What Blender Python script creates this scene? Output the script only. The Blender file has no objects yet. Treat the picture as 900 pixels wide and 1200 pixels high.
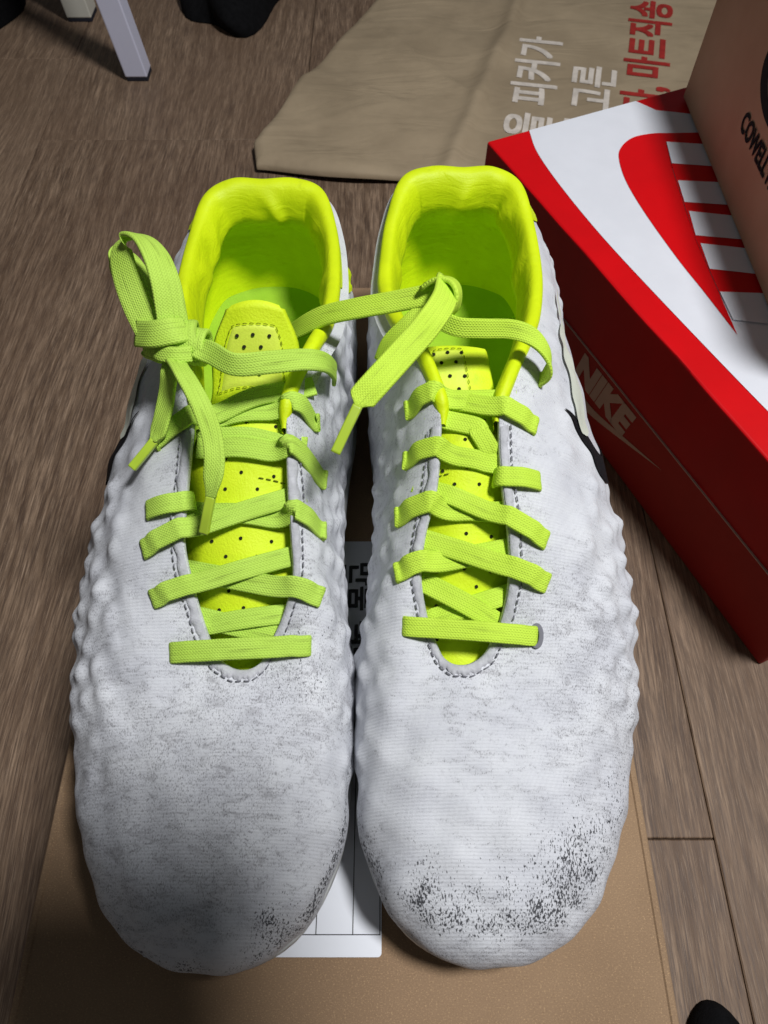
import bpy, bmesh, math, random
import numpy as np
from mathutils import Vector, Matrix
from mathutils.bvhtree import BVHTree

scene = bpy.context.scene
rad = math.radians

# ------------------------------------------------------------------ camera
CAM_H = 0.40
cam_data = bpy.data.cameras.new("camera")
cam_data.sensor_fit = 'VERTICAL'
cam_data.sensor_height = 36.0
cam_data.sensor_width = 27.0
cam_data.lens = 25.98
cam_data.clip_start = 0.01
cam_data.clip_end = 50
cam_data.dof.use_dof = True
cam_data.dof.focus_distance = 0.285
cam_data.dof.aperture_fstop = 30
cam = bpy.data.objects.new("camera", cam_data)
cam.location = (0, 0, CAM_H)
cam.rotation_euler = (rad(31.4), 0, 0)
scene.collection.objects.link(cam)
scene.camera = cam

# ------------------------------------------------------------------ light
world = bpy.data.worlds.new("World")
scene.world = world
world.use_nodes = True
bg = world.node_tree.nodes["Background"]
bg.inputs[0].default_value = (0.90, 0.95, 1.0, 1)
bg.inputs[1].default_value = 0.065

lamp = bpy.data.lights.new("ceiling_lamp", 'AREA')
lamp.shape = 'DISK'
lamp.size = 0.21
lamp.energy = 17.5
lamp.color = (0.985, 0.985, 1.0)
lamp_o = bpy.data.objects.new("ceiling_lamp", lamp)
lamp_o.location = (0.42, 0.05, 1.35)
lamp_o.rotation_euler = (Vector((0.0, 0.12, 0.12)) - Vector(lamp_o.location)).to_track_quat('-Z', 'Y').to_euler()
scene.collection.objects.link(lamp_o)

scene.view_settings.view_transform = 'Standard'
scene.view_settings.look = 'None'
scene.view_settings.gamma = 1
scene.view_settings.exposure = 0
scene.render.engine = 'CYCLES'
scene.cycles.use_denoising = True
scene.cycles.max_bounces = 8
scene.cycles.diffuse_bounces = 5

COL = scene.collection
rng = np.random.default_rng(7)
random.seed(7)

# ------------------------------------------------------------------ helpers
def lin(r, g, b):
    f = lambda c: (c / 255 / 12.92) if c / 255 <= 0.04045 else ((c / 255 + 0.055) / 1.055) ** 2.4
    return (f(r), f(g), f(b), 1)

class NT:
    """small node-tree builder"""
    def __init__(s, name):
        s.m = bpy.data.materials.new(name)
        s.m.use_nodes = True
        s.t = s.m.node_tree
        s.b = s.t.nodes["Principled BSDF"]
    def n(s, kind, **kw):
        nd = s.t.nodes.new(kind)
        for k, v in kw.items():
            setattr(nd, k, v)
        return nd
    def put(s, sock, val):
        if isinstance(val, bpy.types.NodeSocket):
            s.t.links.new(val, sock)
        else:
            if hasattr(sock.default_value, '__len__') and not hasattr(val, '__len__'):
                val = (val,) * len(sock.default_value)
            if hasattr(sock.default_value, '__len__') and len(val) != len(sock.default_value):
                val = tuple(val)[:len(sock.default_value)]
            sock.default_value = val
    def coord(s, which='Object'):
        return s.n('ShaderNodeTexCoord').outputs[which]
    def mapping(s, vec, scale=(1, 1, 1), loc=(0, 0, 0), rot=(0, 0, 0)):
        m = s.n('ShaderNodeMapping')
        s.put(m.inputs['Vector'], vec)
        s.put(m.inputs['Location'], loc)
        s.put(m.inputs['Rotation'], rot)
        s.put(m.inputs['Scale'], scale)
        return m.outputs[0]
    def noise(s, vec, scale, detail=4, rough=0.5, dist=0.0):
        nd = s.n('ShaderNodeTexNoise')
        s.put(nd.inputs['Vector'], vec)
        s.put(nd.inputs['Scale'], scale)
        s.put(nd.inputs['Detail'], detail)
        s.put(nd.inputs['Roughness'], rough)
        s.put(nd.inputs['Distortion'], dist)
        return nd.outputs[0]
    def voro(s, vec, scale, feature='F1', out=0):
        nd = s.n('ShaderNodeTexVoronoi', feature=feature)
        s.put(nd.inputs['Vector'], vec)
        s.put(nd.inputs['Scale'], scale)
        return nd.outputs[out]
    def wave(s, vec, scale, dist=0, detail=0, dscale=1, direction='Y'):
        nd = s.n('ShaderNodeTexWave', bands_direction=direction)
        s.put(nd.inputs['Vector'], vec)
        s.put(nd.inputs['Scale'], scale)
        s.put(nd.inputs['Distortion'], dist)
        s.put(nd.inputs['Detail'], detail)
        s.put(nd.inputs['Detail Scale'], dscale)
        return nd.outputs['Fac']
    def math(s, op, a, b=0.5, c=None, clamp=False):
        nd = s.n('ShaderNodeMath', operation=op)
        nd.use_clamp = clamp
        s.put(nd.inputs[0], a)
        s.put(nd.inputs[1], b)
        if c is not None:
            s.put(nd.inputs[2], c)
        return nd.outputs[0]
    def step(s, v, lo, hi, a=0.0, b=1.0):
        nd = s.n('ShaderNodeMapRange', interpolation_type='SMOOTHSTEP')
        s.put(nd.inputs[0], v)
        for i, x in enumerate((lo, hi, a, b)):
            s.put(nd.inputs[i + 1], x)
        return nd.outputs[0]
    def mix(s, f, a, b, mode='MIX'):
        nd = s.n('ShaderNodeMix', data_type='RGBA', blend_type=mode)
        s.put(nd.inputs[0], f)
        s.put(nd.inputs[6], a)
        s.put(nd.inputs[7], b)
        return nd.outputs[2]
    def attr(s, name, out='Fac'):
        return s.n('ShaderNodeAttribute', attribute_name=name).outputs[out]
    def bump(s, h, dist, strength=1.0, normal=None):
        nd = s.n('ShaderNodeBump')
        s.put(nd.inputs['Strength'], strength)
        s.put(nd.inputs['Distance'], dist)
        s.put(nd.inputs['Height'], h)
        if normal is not None:
            s.put(nd.inputs['Normal'], normal)
        return nd.outputs[0]
    def set(s, **kw):
        for k, v in kw.items():
            s.put(s.b.inputs[k.replace('_', ' ')], v)
        return s.m

def mesh_obj(name, verts, faces, mat, parent=None, smooth=True, attrs=None):
    me = bpy.data.meshes.new(name)
    me.from_pydata([tuple(map(float, v)) for v in verts], [], [tuple(map(int, f)) for f in faces])
    if smooth:
        me.polygons.foreach_set('use_smooth', np.ones(len(me.polygons), dtype=bool))
    if attrs:
        for k, a in attrs.items():
            a = np.asarray(a, dtype=np.float32)
            if a.ndim == 1:
                at = me.attributes.new(k, 'FLOAT', 'POINT')
                at.data.foreach_set('value', a)
            else:
                at = me.attributes.new(k, 'FLOAT_VECTOR', 'POINT')
                at.data.foreach_set('vector', a.ravel())
    me.materials.append(mat)
    me.update()
    o = bpy.data.objects.new(name, me)
    COL.objects.link(o)
    if parent:
        o.parent = parent
    return o

def bm_obj(name, bm, mat, parent=None, smooth=False):
    me = bpy.data.meshes.new(name)
    bm.normal_update()
    bm.to_mesh(me)
    bm.free()
    if smooth:
        me.polygons.foreach_set('use_smooth', np.ones(len(me.polygons), dtype=bool))
    me.materials.append(mat)
    o = bpy.data.objects.new(name, me)
    COL.objects.link(o)
    if parent:
        o.parent = parent
    return o

def bm_box(bm, lo, hi, bevel=0.0, segs=2, M=None):
    r = bmesh.ops.create_cube(bm, size=1.0)
    vs = r['verts']
    for v in vs:
        v.co = Vector([lo[i] + (v.co[i] + 0.5) * (hi[i] - lo[i]) for i in range(3)])
    if bevel:
        es = list({e for v in vs for e in v.link_edges})
        rb = bmesh.ops.bevel(bm, geom=es, offset=bevel, segments=segs, affect='EDGES', profile=0.5)
        vs = list({v for f in rb['faces'] for v in f.verts} | {v for v in vs if v.is_valid})
    if M is not None:
        bmesh.ops.transform(bm, matrix=M, verts=[v for v in vs if v.is_valid])
    return bm

def thing(name, label, cat, loc=(0, 0, 0), rotz=0, group=None):
    o = bpy.data.objects.new(name, None)
    o.empty_display_size = 0.02
    COL.objects.link(o)
    o.location = loc
    o.rotation_euler = (0, 0, rotz)
    o['label'] = label
    o['category'] = cat
    if group:
        o['group'] = group
    return o

def grid_faces(nu, nv, closed_u=False, flip=False):
    f = []
    for i in range(nu if closed_u else nu - 1):
        i2 = (i + 1) % nu
        for j in range(nv - 1):
            q = (i * nv + j, i2 * nv + j, i2 * nv + j + 1, i * nv + j + 1)
            f.append(q[::-1] if flip else q)
    return f

def catmull(K, u, closed=False):
    """uniform Catmull-Rom through rows of K at parameters u"""
    K = np.asarray(K, float)
    n = len(K)
    u = np.asarray(u, float)
    i = np.floor(u).astype(int)
    if closed:
        t = (u - i)[:, None]
        p = [K[(i + k) % n] for k in (-1, 0, 1, 2)]
    else:
        i = np.clip(i, 0, n - 2)
        t = (u - i)[:, None]
        Kp = np.vstack([2 * K[0] - K[1], K, 2 * K[-1] - K[-2]])
        p = [Kp[i + k + 1] for k in (-1, 0, 1, 2)]
    return 0.5 * (2 * p[1] + (p[2] - p[0]) * t + (2 * p[0] - 5 * p[1] + 4 * p[2] - p[3]) * t ** 2
                  + (3 * p[1] - p[0] - 3 * p[2] + p[3]) * t ** 3)

def smoothstep(x, a, b):
    t = np.clip((x - a) / (b - a), 0, 1)
    return t * t * (3 - 2 * t)

def text_mesh(name, body, size, mat, M, parent=None, bold=0.0, spacing=1.0, xscale=1.0, shear=0.0, align='LEFT', thick=0.0):
    """flat printed lettering: built-in font turned into a mesh, placed by matrix M (parent space)"""
    cu = bpy.data.curves.new(name, 'FONT')
    cu.body = body
    cu.size = size
    cu.offset = bold
    cu.space_character = spacing
    cu.shear = shear
    cu.align_x = align
    tmp = bpy.data.objects.new(name, cu)
    COL.objects.link(tmp)
    dg = bpy.context.evaluated_depsgraph_get()
    me = bpy.data.meshes.new_from_object(tmp.evaluated_get(dg))
    bpy.data.objects.remove(tmp)
    bpy.data.curves.remove(cu)
    me.transform(Matrix.Diagonal((xscale, 1, 1, 1)))
    if thick:       # heavier strokes: shifted copies, each a hair above the last
        bm = bmesh.new(); base = me.copy()
        for q, (ox, oy) in enumerate(((0, 0), (thick, 0), (0, thick), (thick, thick))):
            c = base.copy(); c.transform(Matrix.Translation((ox, oy, q * .00012))); bm.from_mesh(c); bpy.data.meshes.remove(c)
        bm.to_mesh(me); bm.free(); bpy.data.meshes.remove(base)
    me.transform(M)
    me.materials.clear()
    me.materials.append(mat)
    o = bpy.data.objects.new(name, me)
    COL.objects.link(o)
    if parent:
        o.parent = parent
    return o

# ------------------------------------------------------------------ materials
def mat_floor():
    s = NT('wood_vinyl')
    co = s.coord('Object')
    rnd = s.n('ShaderNodeObjectInfo').outputs['Random']
    off = s.n('ShaderNodeCombineXYZ')
    s.put(off.inputs[0], s.math('MULTIPLY', rnd, 7.0))
    s.put(off.inputs[1], s.math('MULTIPLY', rnd, 13.0))
    v = s.n('ShaderNodeVectorMath', operation='ADD')
    s.put(v.inputs[0], co); s.put(v.inputs[1], off.outputs[0])
    v = v.outputs[0]
    warp = s.noise(s.mapping(v, (5, 1.6, 1)), 1.0, 3)
    wv = s.n('ShaderNodeVectorMath', operation='MULTIPLY_ADD')
    s.put(wv.inputs[0], s.n('ShaderNodeCombineXYZ').outputs[0])
    cw = s.n('ShaderNodeCombineXYZ'); s.put(cw.inputs[0], s.math('MULTIPLY', s.math('SUBTRACT', warp, 0.5), 0.05))
    va = s.n('ShaderNodeVectorMath', operation='ADD'); s.put(va.inputs[0], v); s.put(va.inputs[1], cw.outputs[0])
    g = va.outputs[0]
    fine = s.noise(s.mapping(g, (900, 34, 1)), 1.0, 6, 0.66)
    mid = s.noise(s.mapping(g, (170, 10, 1)), 1.0, 6, 0.62, 0.5)
    broad = s.noise(s.mapping(g, (16, 5, 1)), 1.0, 3)
    c1 = s.mix(s.step(mid, 0.3, 0.7), lin(100, 79, 61), lin(154, 130, 107))
    c2 = s.mix(s.step(fine, 0.38, 0.60, 0.70, 0.0), c1, lin(66, 51, 43))
    c3 = s.mix(s.step(fine, 0.56, 0.72, 0.0, 0.42), c2, lin(186, 164, 142))
    c4 = s.mix(s.step(broad, 0.35, 0.68, 0.0, 0.45), c3, lin(106, 84, 67))
    pore = s.noise(s.mapping(g, (2600, 60, 1)), 1.0, 3, 0.6)
    c4 = s.mix(s.step(pore, 0.36, 0.45, 0.6, 0.0), c4, lin(58, 44, 38))
    c4 = s.mix(s.step(pore, 0.57, 0.66, 0.0, 0.38), c4, lin(178, 156, 134))
    c5 = s.mix(s.math('MULTIPLY', rnd, 0.22), c4, lin(146, 124, 103))
    h = s.math('ADD', fine, s.math('MULTIPLY', mid, 0.6))
    return s.set(Base_Color=c5, Roughness=s.step(fine, 0.2, 0.8, 0.5, 0.66), Specular_IOR_Level=0.32,
                 Normal=s.bump(h, 0.0004, 0.5))

def mat_kraft(name, col, dark, speck=0.5, rough=0.85, wrinkle=0.0):
    s = NT(name)
    co = s.coord('Object')
    fib = s.noise(s.mapping(co, (1500, 2300, 1500)), 1.0, 4, 0.7)
    fl = s.voro(s.mapping(co, (1100, 480, 900), rot=(0, 0, 0.5)), 1.0)
    big = s.noise(co, 14, 4, 0.6)
    c = s.mix(s.step(big, 0.3, 0.7), col, dark)
    c = s.mix(s.step(fib, 0.52, 0.72, 0.0, speck), c, lin(206, 172, 128))
    c = s.mix(s.step(fib, 0.28, 0.42, speck, 0.0), c, lin(96, 70, 44))
    c = s.mix(s.step(fl, 0.06, 0.18, speck * 0.6, 0.0), c, lin(214, 182, 140))
    nrm = s.bump(fib, 0.0002, 0.5)
    if wrinkle:
        w = s.noise(s.mapping(co, (9, 26, 9), rot=(0, 0, 0.5)), 1.0, 3, 0.5, 1.2)
        nrm = s.bump(w, wrinkle, 0.8, nrm)
    return s.set(Base_Color=c, Roughness=rough, Specular_IOR_Level=0.25, Normal=nrm)

def mat_plain(name, col, rough=0.5, spec=0.5, noise=0.06, nscale=60, bump=0.0, bscale=400, **kw):
    s = NT(name)
    co = s.coord('Object')
    nz = s.noise(co, nscale, 5, 0.6)
    d = tuple(c * (1 - noise * 2.5) for c in col[:3]) + (1,)
    c = s.mix(s.step(nz, 0.25, 0.75), d, col)
    a = dict(Base_Color=c, Roughness=rough, Specular_IOR_Level=spec)
    if bump:
        a['Normal'] = s.bump(s.noise(co, bscale, 3), bump, 0.6)
    a.update(kw)
    return s.set(**a)

M_floor = mat_floor()
M_sub = mat_plain('subfloor', (0.012, 0.010, 0.009, 1), 0.9)
M_carton = mat_kraft('carton_board', lin(152, 126, 99), lin(138, 113, 88), 0.5)
M_cowell = mat_kraft('plain_box_board', lin(190, 154, 126), lin(178, 142, 114), 0.14)
M_bag = mat_kraft('kraft_bag_paper', lin(164, 147, 121), lin(147, 131, 107), 0.14, 0.7, 0.0045)
M_red = mat_plain('red_print', lin(212, 4, 14), 0.42, 0.3, 0.04, 30, 0.00012, 60)
M_redshade = mat_plain('red_print_shaded', lin(172, 5, 16), 0.5, 0.25, 0.05, 30, 0.0001, 60)  # the lid's red again, darkened to paint shade onto its sides
M_redbody = mat_plain('red_brown_board', lin(158, 38, 34), 0.6, 0.25, 0.05, 30, 0.0001, 60)
M_boxwhite = mat_plain('white_print', lin(226, 229, 236), 0.42, 0.5, 0.02, 40, 0.00012, 60)
M_boxgrey = mat_plain('grey_print', lin(182, 160, 150), 0.5, 0.4, 0.04)
M_black = mat_plain('black_ink', (0.012, 0.012, 0.013, 1), 0.5, 0.4)
M_check = mat_plain('black_check_film', (0.008, 0.008, 0.010, 1), 0.75, 0.15)
M_matteblack = mat_plain('matte_black', (0.007, 0.007, 0.008, 1), 0.95, 0.1, 0.2, 200, 0.0006, 900)  # shared by cloth bundle, black lump and the floor-shadow stand-in
M_paper = mat_plain('label_paper', lin(226, 229, 235), 0.5, 0.4, 0.015, 30)
M_inkbag_w = mat_plain('white_bag_ink', lin(226, 216, 204), 0.7, 0.3, 0.12, 90)
M_inkbag_r = mat_plain('red_bag_ink', lin(168, 46, 40), 0.7, 0.3, 0.12, 90)
M_legwhite = mat_plain('cool_white_metal', lin(214, 216, 236), 0.4, 0.5, 0.02, 20)
M_legcream = mat_plain('cream_metal', lin(206, 204, 192), 0.45, 0.5, 0.02, 20)
M_rubber = mat_plain('dark_rubber', (0.02, 0.02, 0.03, 1), 0.7, 0.3)

# ------------------------------------------------------------------ floor
floor = mesh_obj('floor', [(-1.6, -0.7, -0.004), (1.6, -0.7, -0.004), (1.6, 2.6, -0.004), (-1.6, 2.6, -0.004)],
                 [(0, 1, 2, 3)], M_sub, smooth=False)
floor['kind'] = 'structure'
floor['label'] = 'brown wood-grain vinyl plank floor'
PW, GAP = 0.24, 0.0005
cross = {0: 0.053, -1: 0.644, -2: 0.783, 1: 0.42}
for k in range(-6, 6):
    x0 = -0.075 + PW * k
    y = cross.get(k, random.uniform(0, 0.9)) - 0.92 * 2
    while y < 2.5:
        bm = bmesh.new()
        bm_box(bm, (0, 0, -0.004), (PW - GAP, 0.92 - GAP, 0), 0.0006, 1)
        o = bm_obj('plank', bm, M_floor, floor)
        o.location = (x0 + GAP / 2, y + GAP / 2, 0)
        y += 0.92

# ------------------------------------------------------------------ carton under the boots
BT = 0.12     # height of the carton's top
carton = thing('cardboard_carton', 'flat brown corrugated carton under both white boots', 'carton', (-0.0125, 0.14, 0))
CX0, CX1, CY0, CY1 = -0.1045, 0.1045, -0.19, 0.175
def pts_box(name, lo, hi, mat, parent, bev=0.0012, segs=2):
    bm = bmesh.new(); bm_box(bm, lo, hi, bev, segs)
    return bm_obj(name, bm, mat, parent)
pts_box('carton_body', (CX0 + .001, CY0 + .001, 0.0005), (CX1 - .001, CY1 - .001, BT - 0.0042), M_carton, carton)
pts_box('carton_lid', (CX0, CY0, BT - 0.004), (CX1, CY1, BT), M_carton, carton, 0.0016, 3)
for sx in (CX0 + 0.0011, CX1 - 0.0011):      # creased rim along each long edge
    pts_box('folded_rim', (sx - 0.0014, CY0 + .002, BT - 0.002), (sx + 0.0012, CY1 - .002, BT + 0.0005), M_carton, carton, 0.0005, 1)


# shipping label on the carton
label = pts_box('shipping_label', (-0.0660, -0.1384, BT + 0.0002), (0.0117, 0.0155, BT + 0.0005), M_paper, carton, 0.0001, 1)
# rounded corners of the label
bm = bmesh.new()
def rrect(bm, x0, y0, x1, y1, r, z, n=6):
    vs = []
    for cx, cy, a0 in ((x1 - r, y1 - r, 0), (x0 + r, y1 - r, 90), (x0 + r, y0 + r, 180), (x1 - r, y0 + r, 270)):
        for k in range(n + 1):
            a = rad(a0 + 90 * k / n)
            vs.append(bm.verts.new((cx + r * math.cos(a), cy + r * math.sin(a), z)))
    return bm.faces.new(vs)
f = rrect(bm, -0.0660, -0.1384, 0.0117, 0.0155, 0.0013, BT + 0.0008)
ex = bmesh.ops.extrude_face_region(bm, geom=[f])
for v in ex['geom']:
    if isinstance(v, bmesh.types.BMVert):
        v.co.z -= 0.0003
bmesh.ops.recalc_face_normals(bm, faces=bm.faces)
old = label.data
me = bpy.data.meshes.new('shipping_label'); bm.to_mesh(me); bm.free(); me.materials.append(M_paper)
label.data = me; bpy.data.meshes.remove(old)
ZL = BT + 0.00095
def quads(name, rects, mat, parent, z):
    v, f = [], []
    for x0, y0, x1, y1 in rects:
        b = len(v)
        v += [(x0, y0, z), (x1, y0, z), (x1, y1, z), (x0, y1, z)]
        f.append((b, b + 1, b + 2, b + 3))
    return mesh_obj(name, v, f, mat, parent, smooth=False)
# world x -> carton-local is +0.0125 ; world y -> -0.14
t = 0.0003
quads('ruled_lines', [(-0.064, -0.1322, 0.0113, -0.1322 + t), (-0.0100, -0.1322, -0.0100 + t, -0.055), (0.0021, -0.1322, 0.0021 + t, -0.055),
                      (0.0113 - t, -0.1322, 0.0113, -0.055), (-0.064, -0.055, 0.0113, -0.055 + t), (-0.035, -0.1322, -0.035 + t, -0.055)], M_black, label, ZL)
RZ = lambda a: Matrix.Rotation(rad(a), 4, 'Z')
TR = lambda x, y, z: Matrix.Translation((x, y, z))
text_mesh('label_lettering', '반품 택배\n물류센터', 0.0125, M_black, TR(0.0110, 0.0060, ZL) @ RZ(-90) @ TR(0, -0.0125, 0), label, thick=.0006)
text_mesh('label_digits', '(042-1163)', 0.0050, M_black, TR(-0.0085, -0.090, ZL) @ RZ(-90), label)
text_mesh('label_lettering', '보내는 분', 0.0050, M_black, TR(-0.020, -0.075, ZL) @ RZ(-90), label)

# ------------------------------------------------------------------ football boots
# One boot is described in millimetre-true local metres (x towards the outer side, y towards the heel, z up from the carton);
# the pair is that boot and its mirror image.
#        rim of the opening            widest outline             lin   n
BOOT = [((.0240, .0790, .0590), (.0345, -.0016, .021), .28, 2.2),
        ((.0275, .0797, .0590), (.0508, .0024, .022), .28, 2.2),
        ((.0315, .0825, .0590), (.0655, .0150, .023), .28, 2.2),
        ((.0345, .0870, .0605), (.0755, .0355, .025), .28, 2.1),
        ((.0375, .0935, .0645), (.0830, .0610, .026), .30, 2.0),
        ((.0397, .1030, .0710), (.0880, .0880, .028), .30, 2.0),
        ((.0395, .1150, .0790), (.0900, .1150, .029), .32, 2.0),
        ((.0376, .1290, .0870), (.0882, .1420, .030), .34, 2.0),
        ((.0370, .1440, .0930), (.0850, .1660, .032), .38, 2.0),
        ((.0380, .1540, .0965), (.0815, .1850, .036), .42, 2.0),
        ((.0425, .1660, .0975), (.0785, .2030, .040), .45, 2.0),
        ((.0500, .1850, .0920), (.0765, .2190, .045), .36, 2.2),
        ((.0562, .2050, .0860), (.0755, .2330, .048), .34, 2.3),
        ((.0600, .2290, .0835), (.0750, .2480, .050), .34, 2.3),
        ((.0602, .2580, .0840), (.0732, .2660, .050), .36, 2.3),
        ((.0568, .2800, .0880), (.0660, .2845, .049), .45, 2.2),
        ((.0465, .2880, .0897), (.0500, .2945, .046), .60, 2.0),
        ((.0330, .2885, .0892), (.0340, .2970, .045), .60, 2.0),
        ((.0200, .2885, .0897), (.0185, .2945, .046), .60, 2.0),
        ((.0085, .2830, .0885), (.0045, .2845, .047), .60, 2.0),
        ((.0025, .2630, .0840), (-.0030, .2660, .047), .60, 2.0),
        ((.0000, .2390, .0830), (-.0062, .2470, .046), .60, 2.0),
        ((-.0005, .2185, .0845), (-.0072, .2310, .045), .58, 2.0),
        ((.0035, .1965, .0905), (-.0072, .2140, .042), .52, 2.0),
        ((.0100, .1800, .0965), (-.0070, .1970, .039), .46, 2.0),
        ((.0150, .1650, .0985), (-.0050, .1790, .035), .42, 2.0),
        ((.0177, .1540, .0970), (-.0040, .1630, .032), .38, 2.0),
        ((.0178, .1440, .0930), (-.0036, .1470, .030), .35, 2.0),
        ((.0163, .1280, .0865), (-.0048, .1280, .029), .32, 2.0),
        ((.0128, .1160, .0795), (-.0072, .1080, .028), .30, 2.0),
        ((.0113, .1050, .0725), (-.0098, .0860, .027), .30, 2.0),
        ((.0130, .0950, .0655), (-.0098, .0595, .026), .30, 2.0),
        ((.0158, .0870, .0605), (-.0068, .0315, .025), .28, 2.1),
        ((.0180, .0822, .0590), (.0035, .0105, .023), .28, 2.2),
        ((.0208, .0797, .0590), (.0180, .0006, .022), .28, 2.2)]
KEYS = np.array([r + w + (l, n) for r, w, l, n in BOOT])
NK = len(KEYS)
BASE = np.array([.035, .15, 0.0])     # local point that the boot's Empty stands on
VW = 0.80                             # share of the profile above the widest line

def loop_normals(P):
    T = np.roll(P, -1, 0) - np.roll(P, 1, 0)
    T = T[:, :2] / np.maximum(np.linalg.norm(T[:, :2], axis=1, keepdims=True), 1e-9)
    return np.stack([T[:, 1], -T[:, 0]], 1)

for i in list(range(4, 11)) + list(range(25, 32)):
    KEYS[i, 6] = .12
    KEYS[i, 7] = 2.0
    KEYS[i, 2] -= .0015
KEYS[13:22, 2] -= np.array([.001, .002, .003, .003, .003, .003, .003, .002, .001])
KEYS_OF = {'bright': KEYS.copy(), 'dull': KEYS.copy()}
# the second boot's throat is pulled wider open
for i, dx in {5: .001, 6: .004, 7: .005, 8: .005, 9: .004, 10: .002, 23: -.003, 24: -.006, 25: -.006, 26: -.0065, 27: -.0065, 28: -.006, 29: -.0035, 30: -.0025, 31: -.001}.items():
    KEYS_OF['dull'][i, 0] += dx
KEYS_OF['dull'][12:23, 2] -= np.array([.001, .002, .0035, .0045, .0045, .0045, .0045, .0045, .0035, .002, .001])   # its heel collar sits a little lower
_fine = np.linspace(0, NK, 1400, endpoint=False)
_NW = _NR = UA = UV_ = UP0 = UP = UN = None
def use_last(tag):
    global KEYS, _NW, _NR, UA, UV_, UP0, UP, UN
    KEYS = KEYS_OF[tag]
    kf = catmull(KEYS, _fine, True)
    _NW = loop_normals(kf[:, 3:6]); _NR = loop_normals(kf[:, 0:3])
    UA, UV_, UP0, UP, UN = build_upper()
def _interp_norm(N, a):
    x = (np.asarray(a) % NK) / NK * 1400
    i = np.floor(x).astype(int); t = (x - i)[:, None]
    v = N[i % 1400] * (1 - t) + N[(i + 1) % 1400] * t
    return v / np.linalg.norm(v, axis=1, keepdims=True)

def boot_surface(a, v):
    """points of the smooth upper at loop parameter a (0..NK) and profile parameter v (0 rim .. 1 sole)"""
    a = np.asarray(a, float); v = np.asarray(v, float)
    k = catmull(KEYS, a, True)
    R, W, L, n = k[:, 0:3], k[:, 3:6], k[:, 6], k[:, 7]
    nw = _interp_norm(_NW, a)
    S = np.column_stack([W[:, 0] - nw[:, 0] * .006, W[:, 1] - nw[:, 1] * .006, np.full(len(W), .0150)])
    up = v <= VW
    tau = np.clip(v / VW, 0, 1) * (math.pi / 2)
    p = np.sin(tau)
    zc = np.power(np.maximum(1 - np.power(p, n), 0), 1 / n)
    zf = L * (1 - p) + (1 - L) * zc
    A = np.column_stack([R[:, :2] + (W[:, :2] - R[:, :2]) * p[:, None], W[:, 2] + (R[:, 2] - W[:, 2]) * zf])
    t2 = np.clip((v - VW) / (1 - VW), 0, 1) * (math.pi / 2)
    Bp = np.column_stack([W[:, :2] + (S[:, :2] - W[:, :2]) * (1 - np.cos(t2))[:, None], W[:, 2] + (S[:, 2] - W[:, 2]) * np.sin(t2)])
    return np.where(up[:, None], A, Bp)

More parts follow.
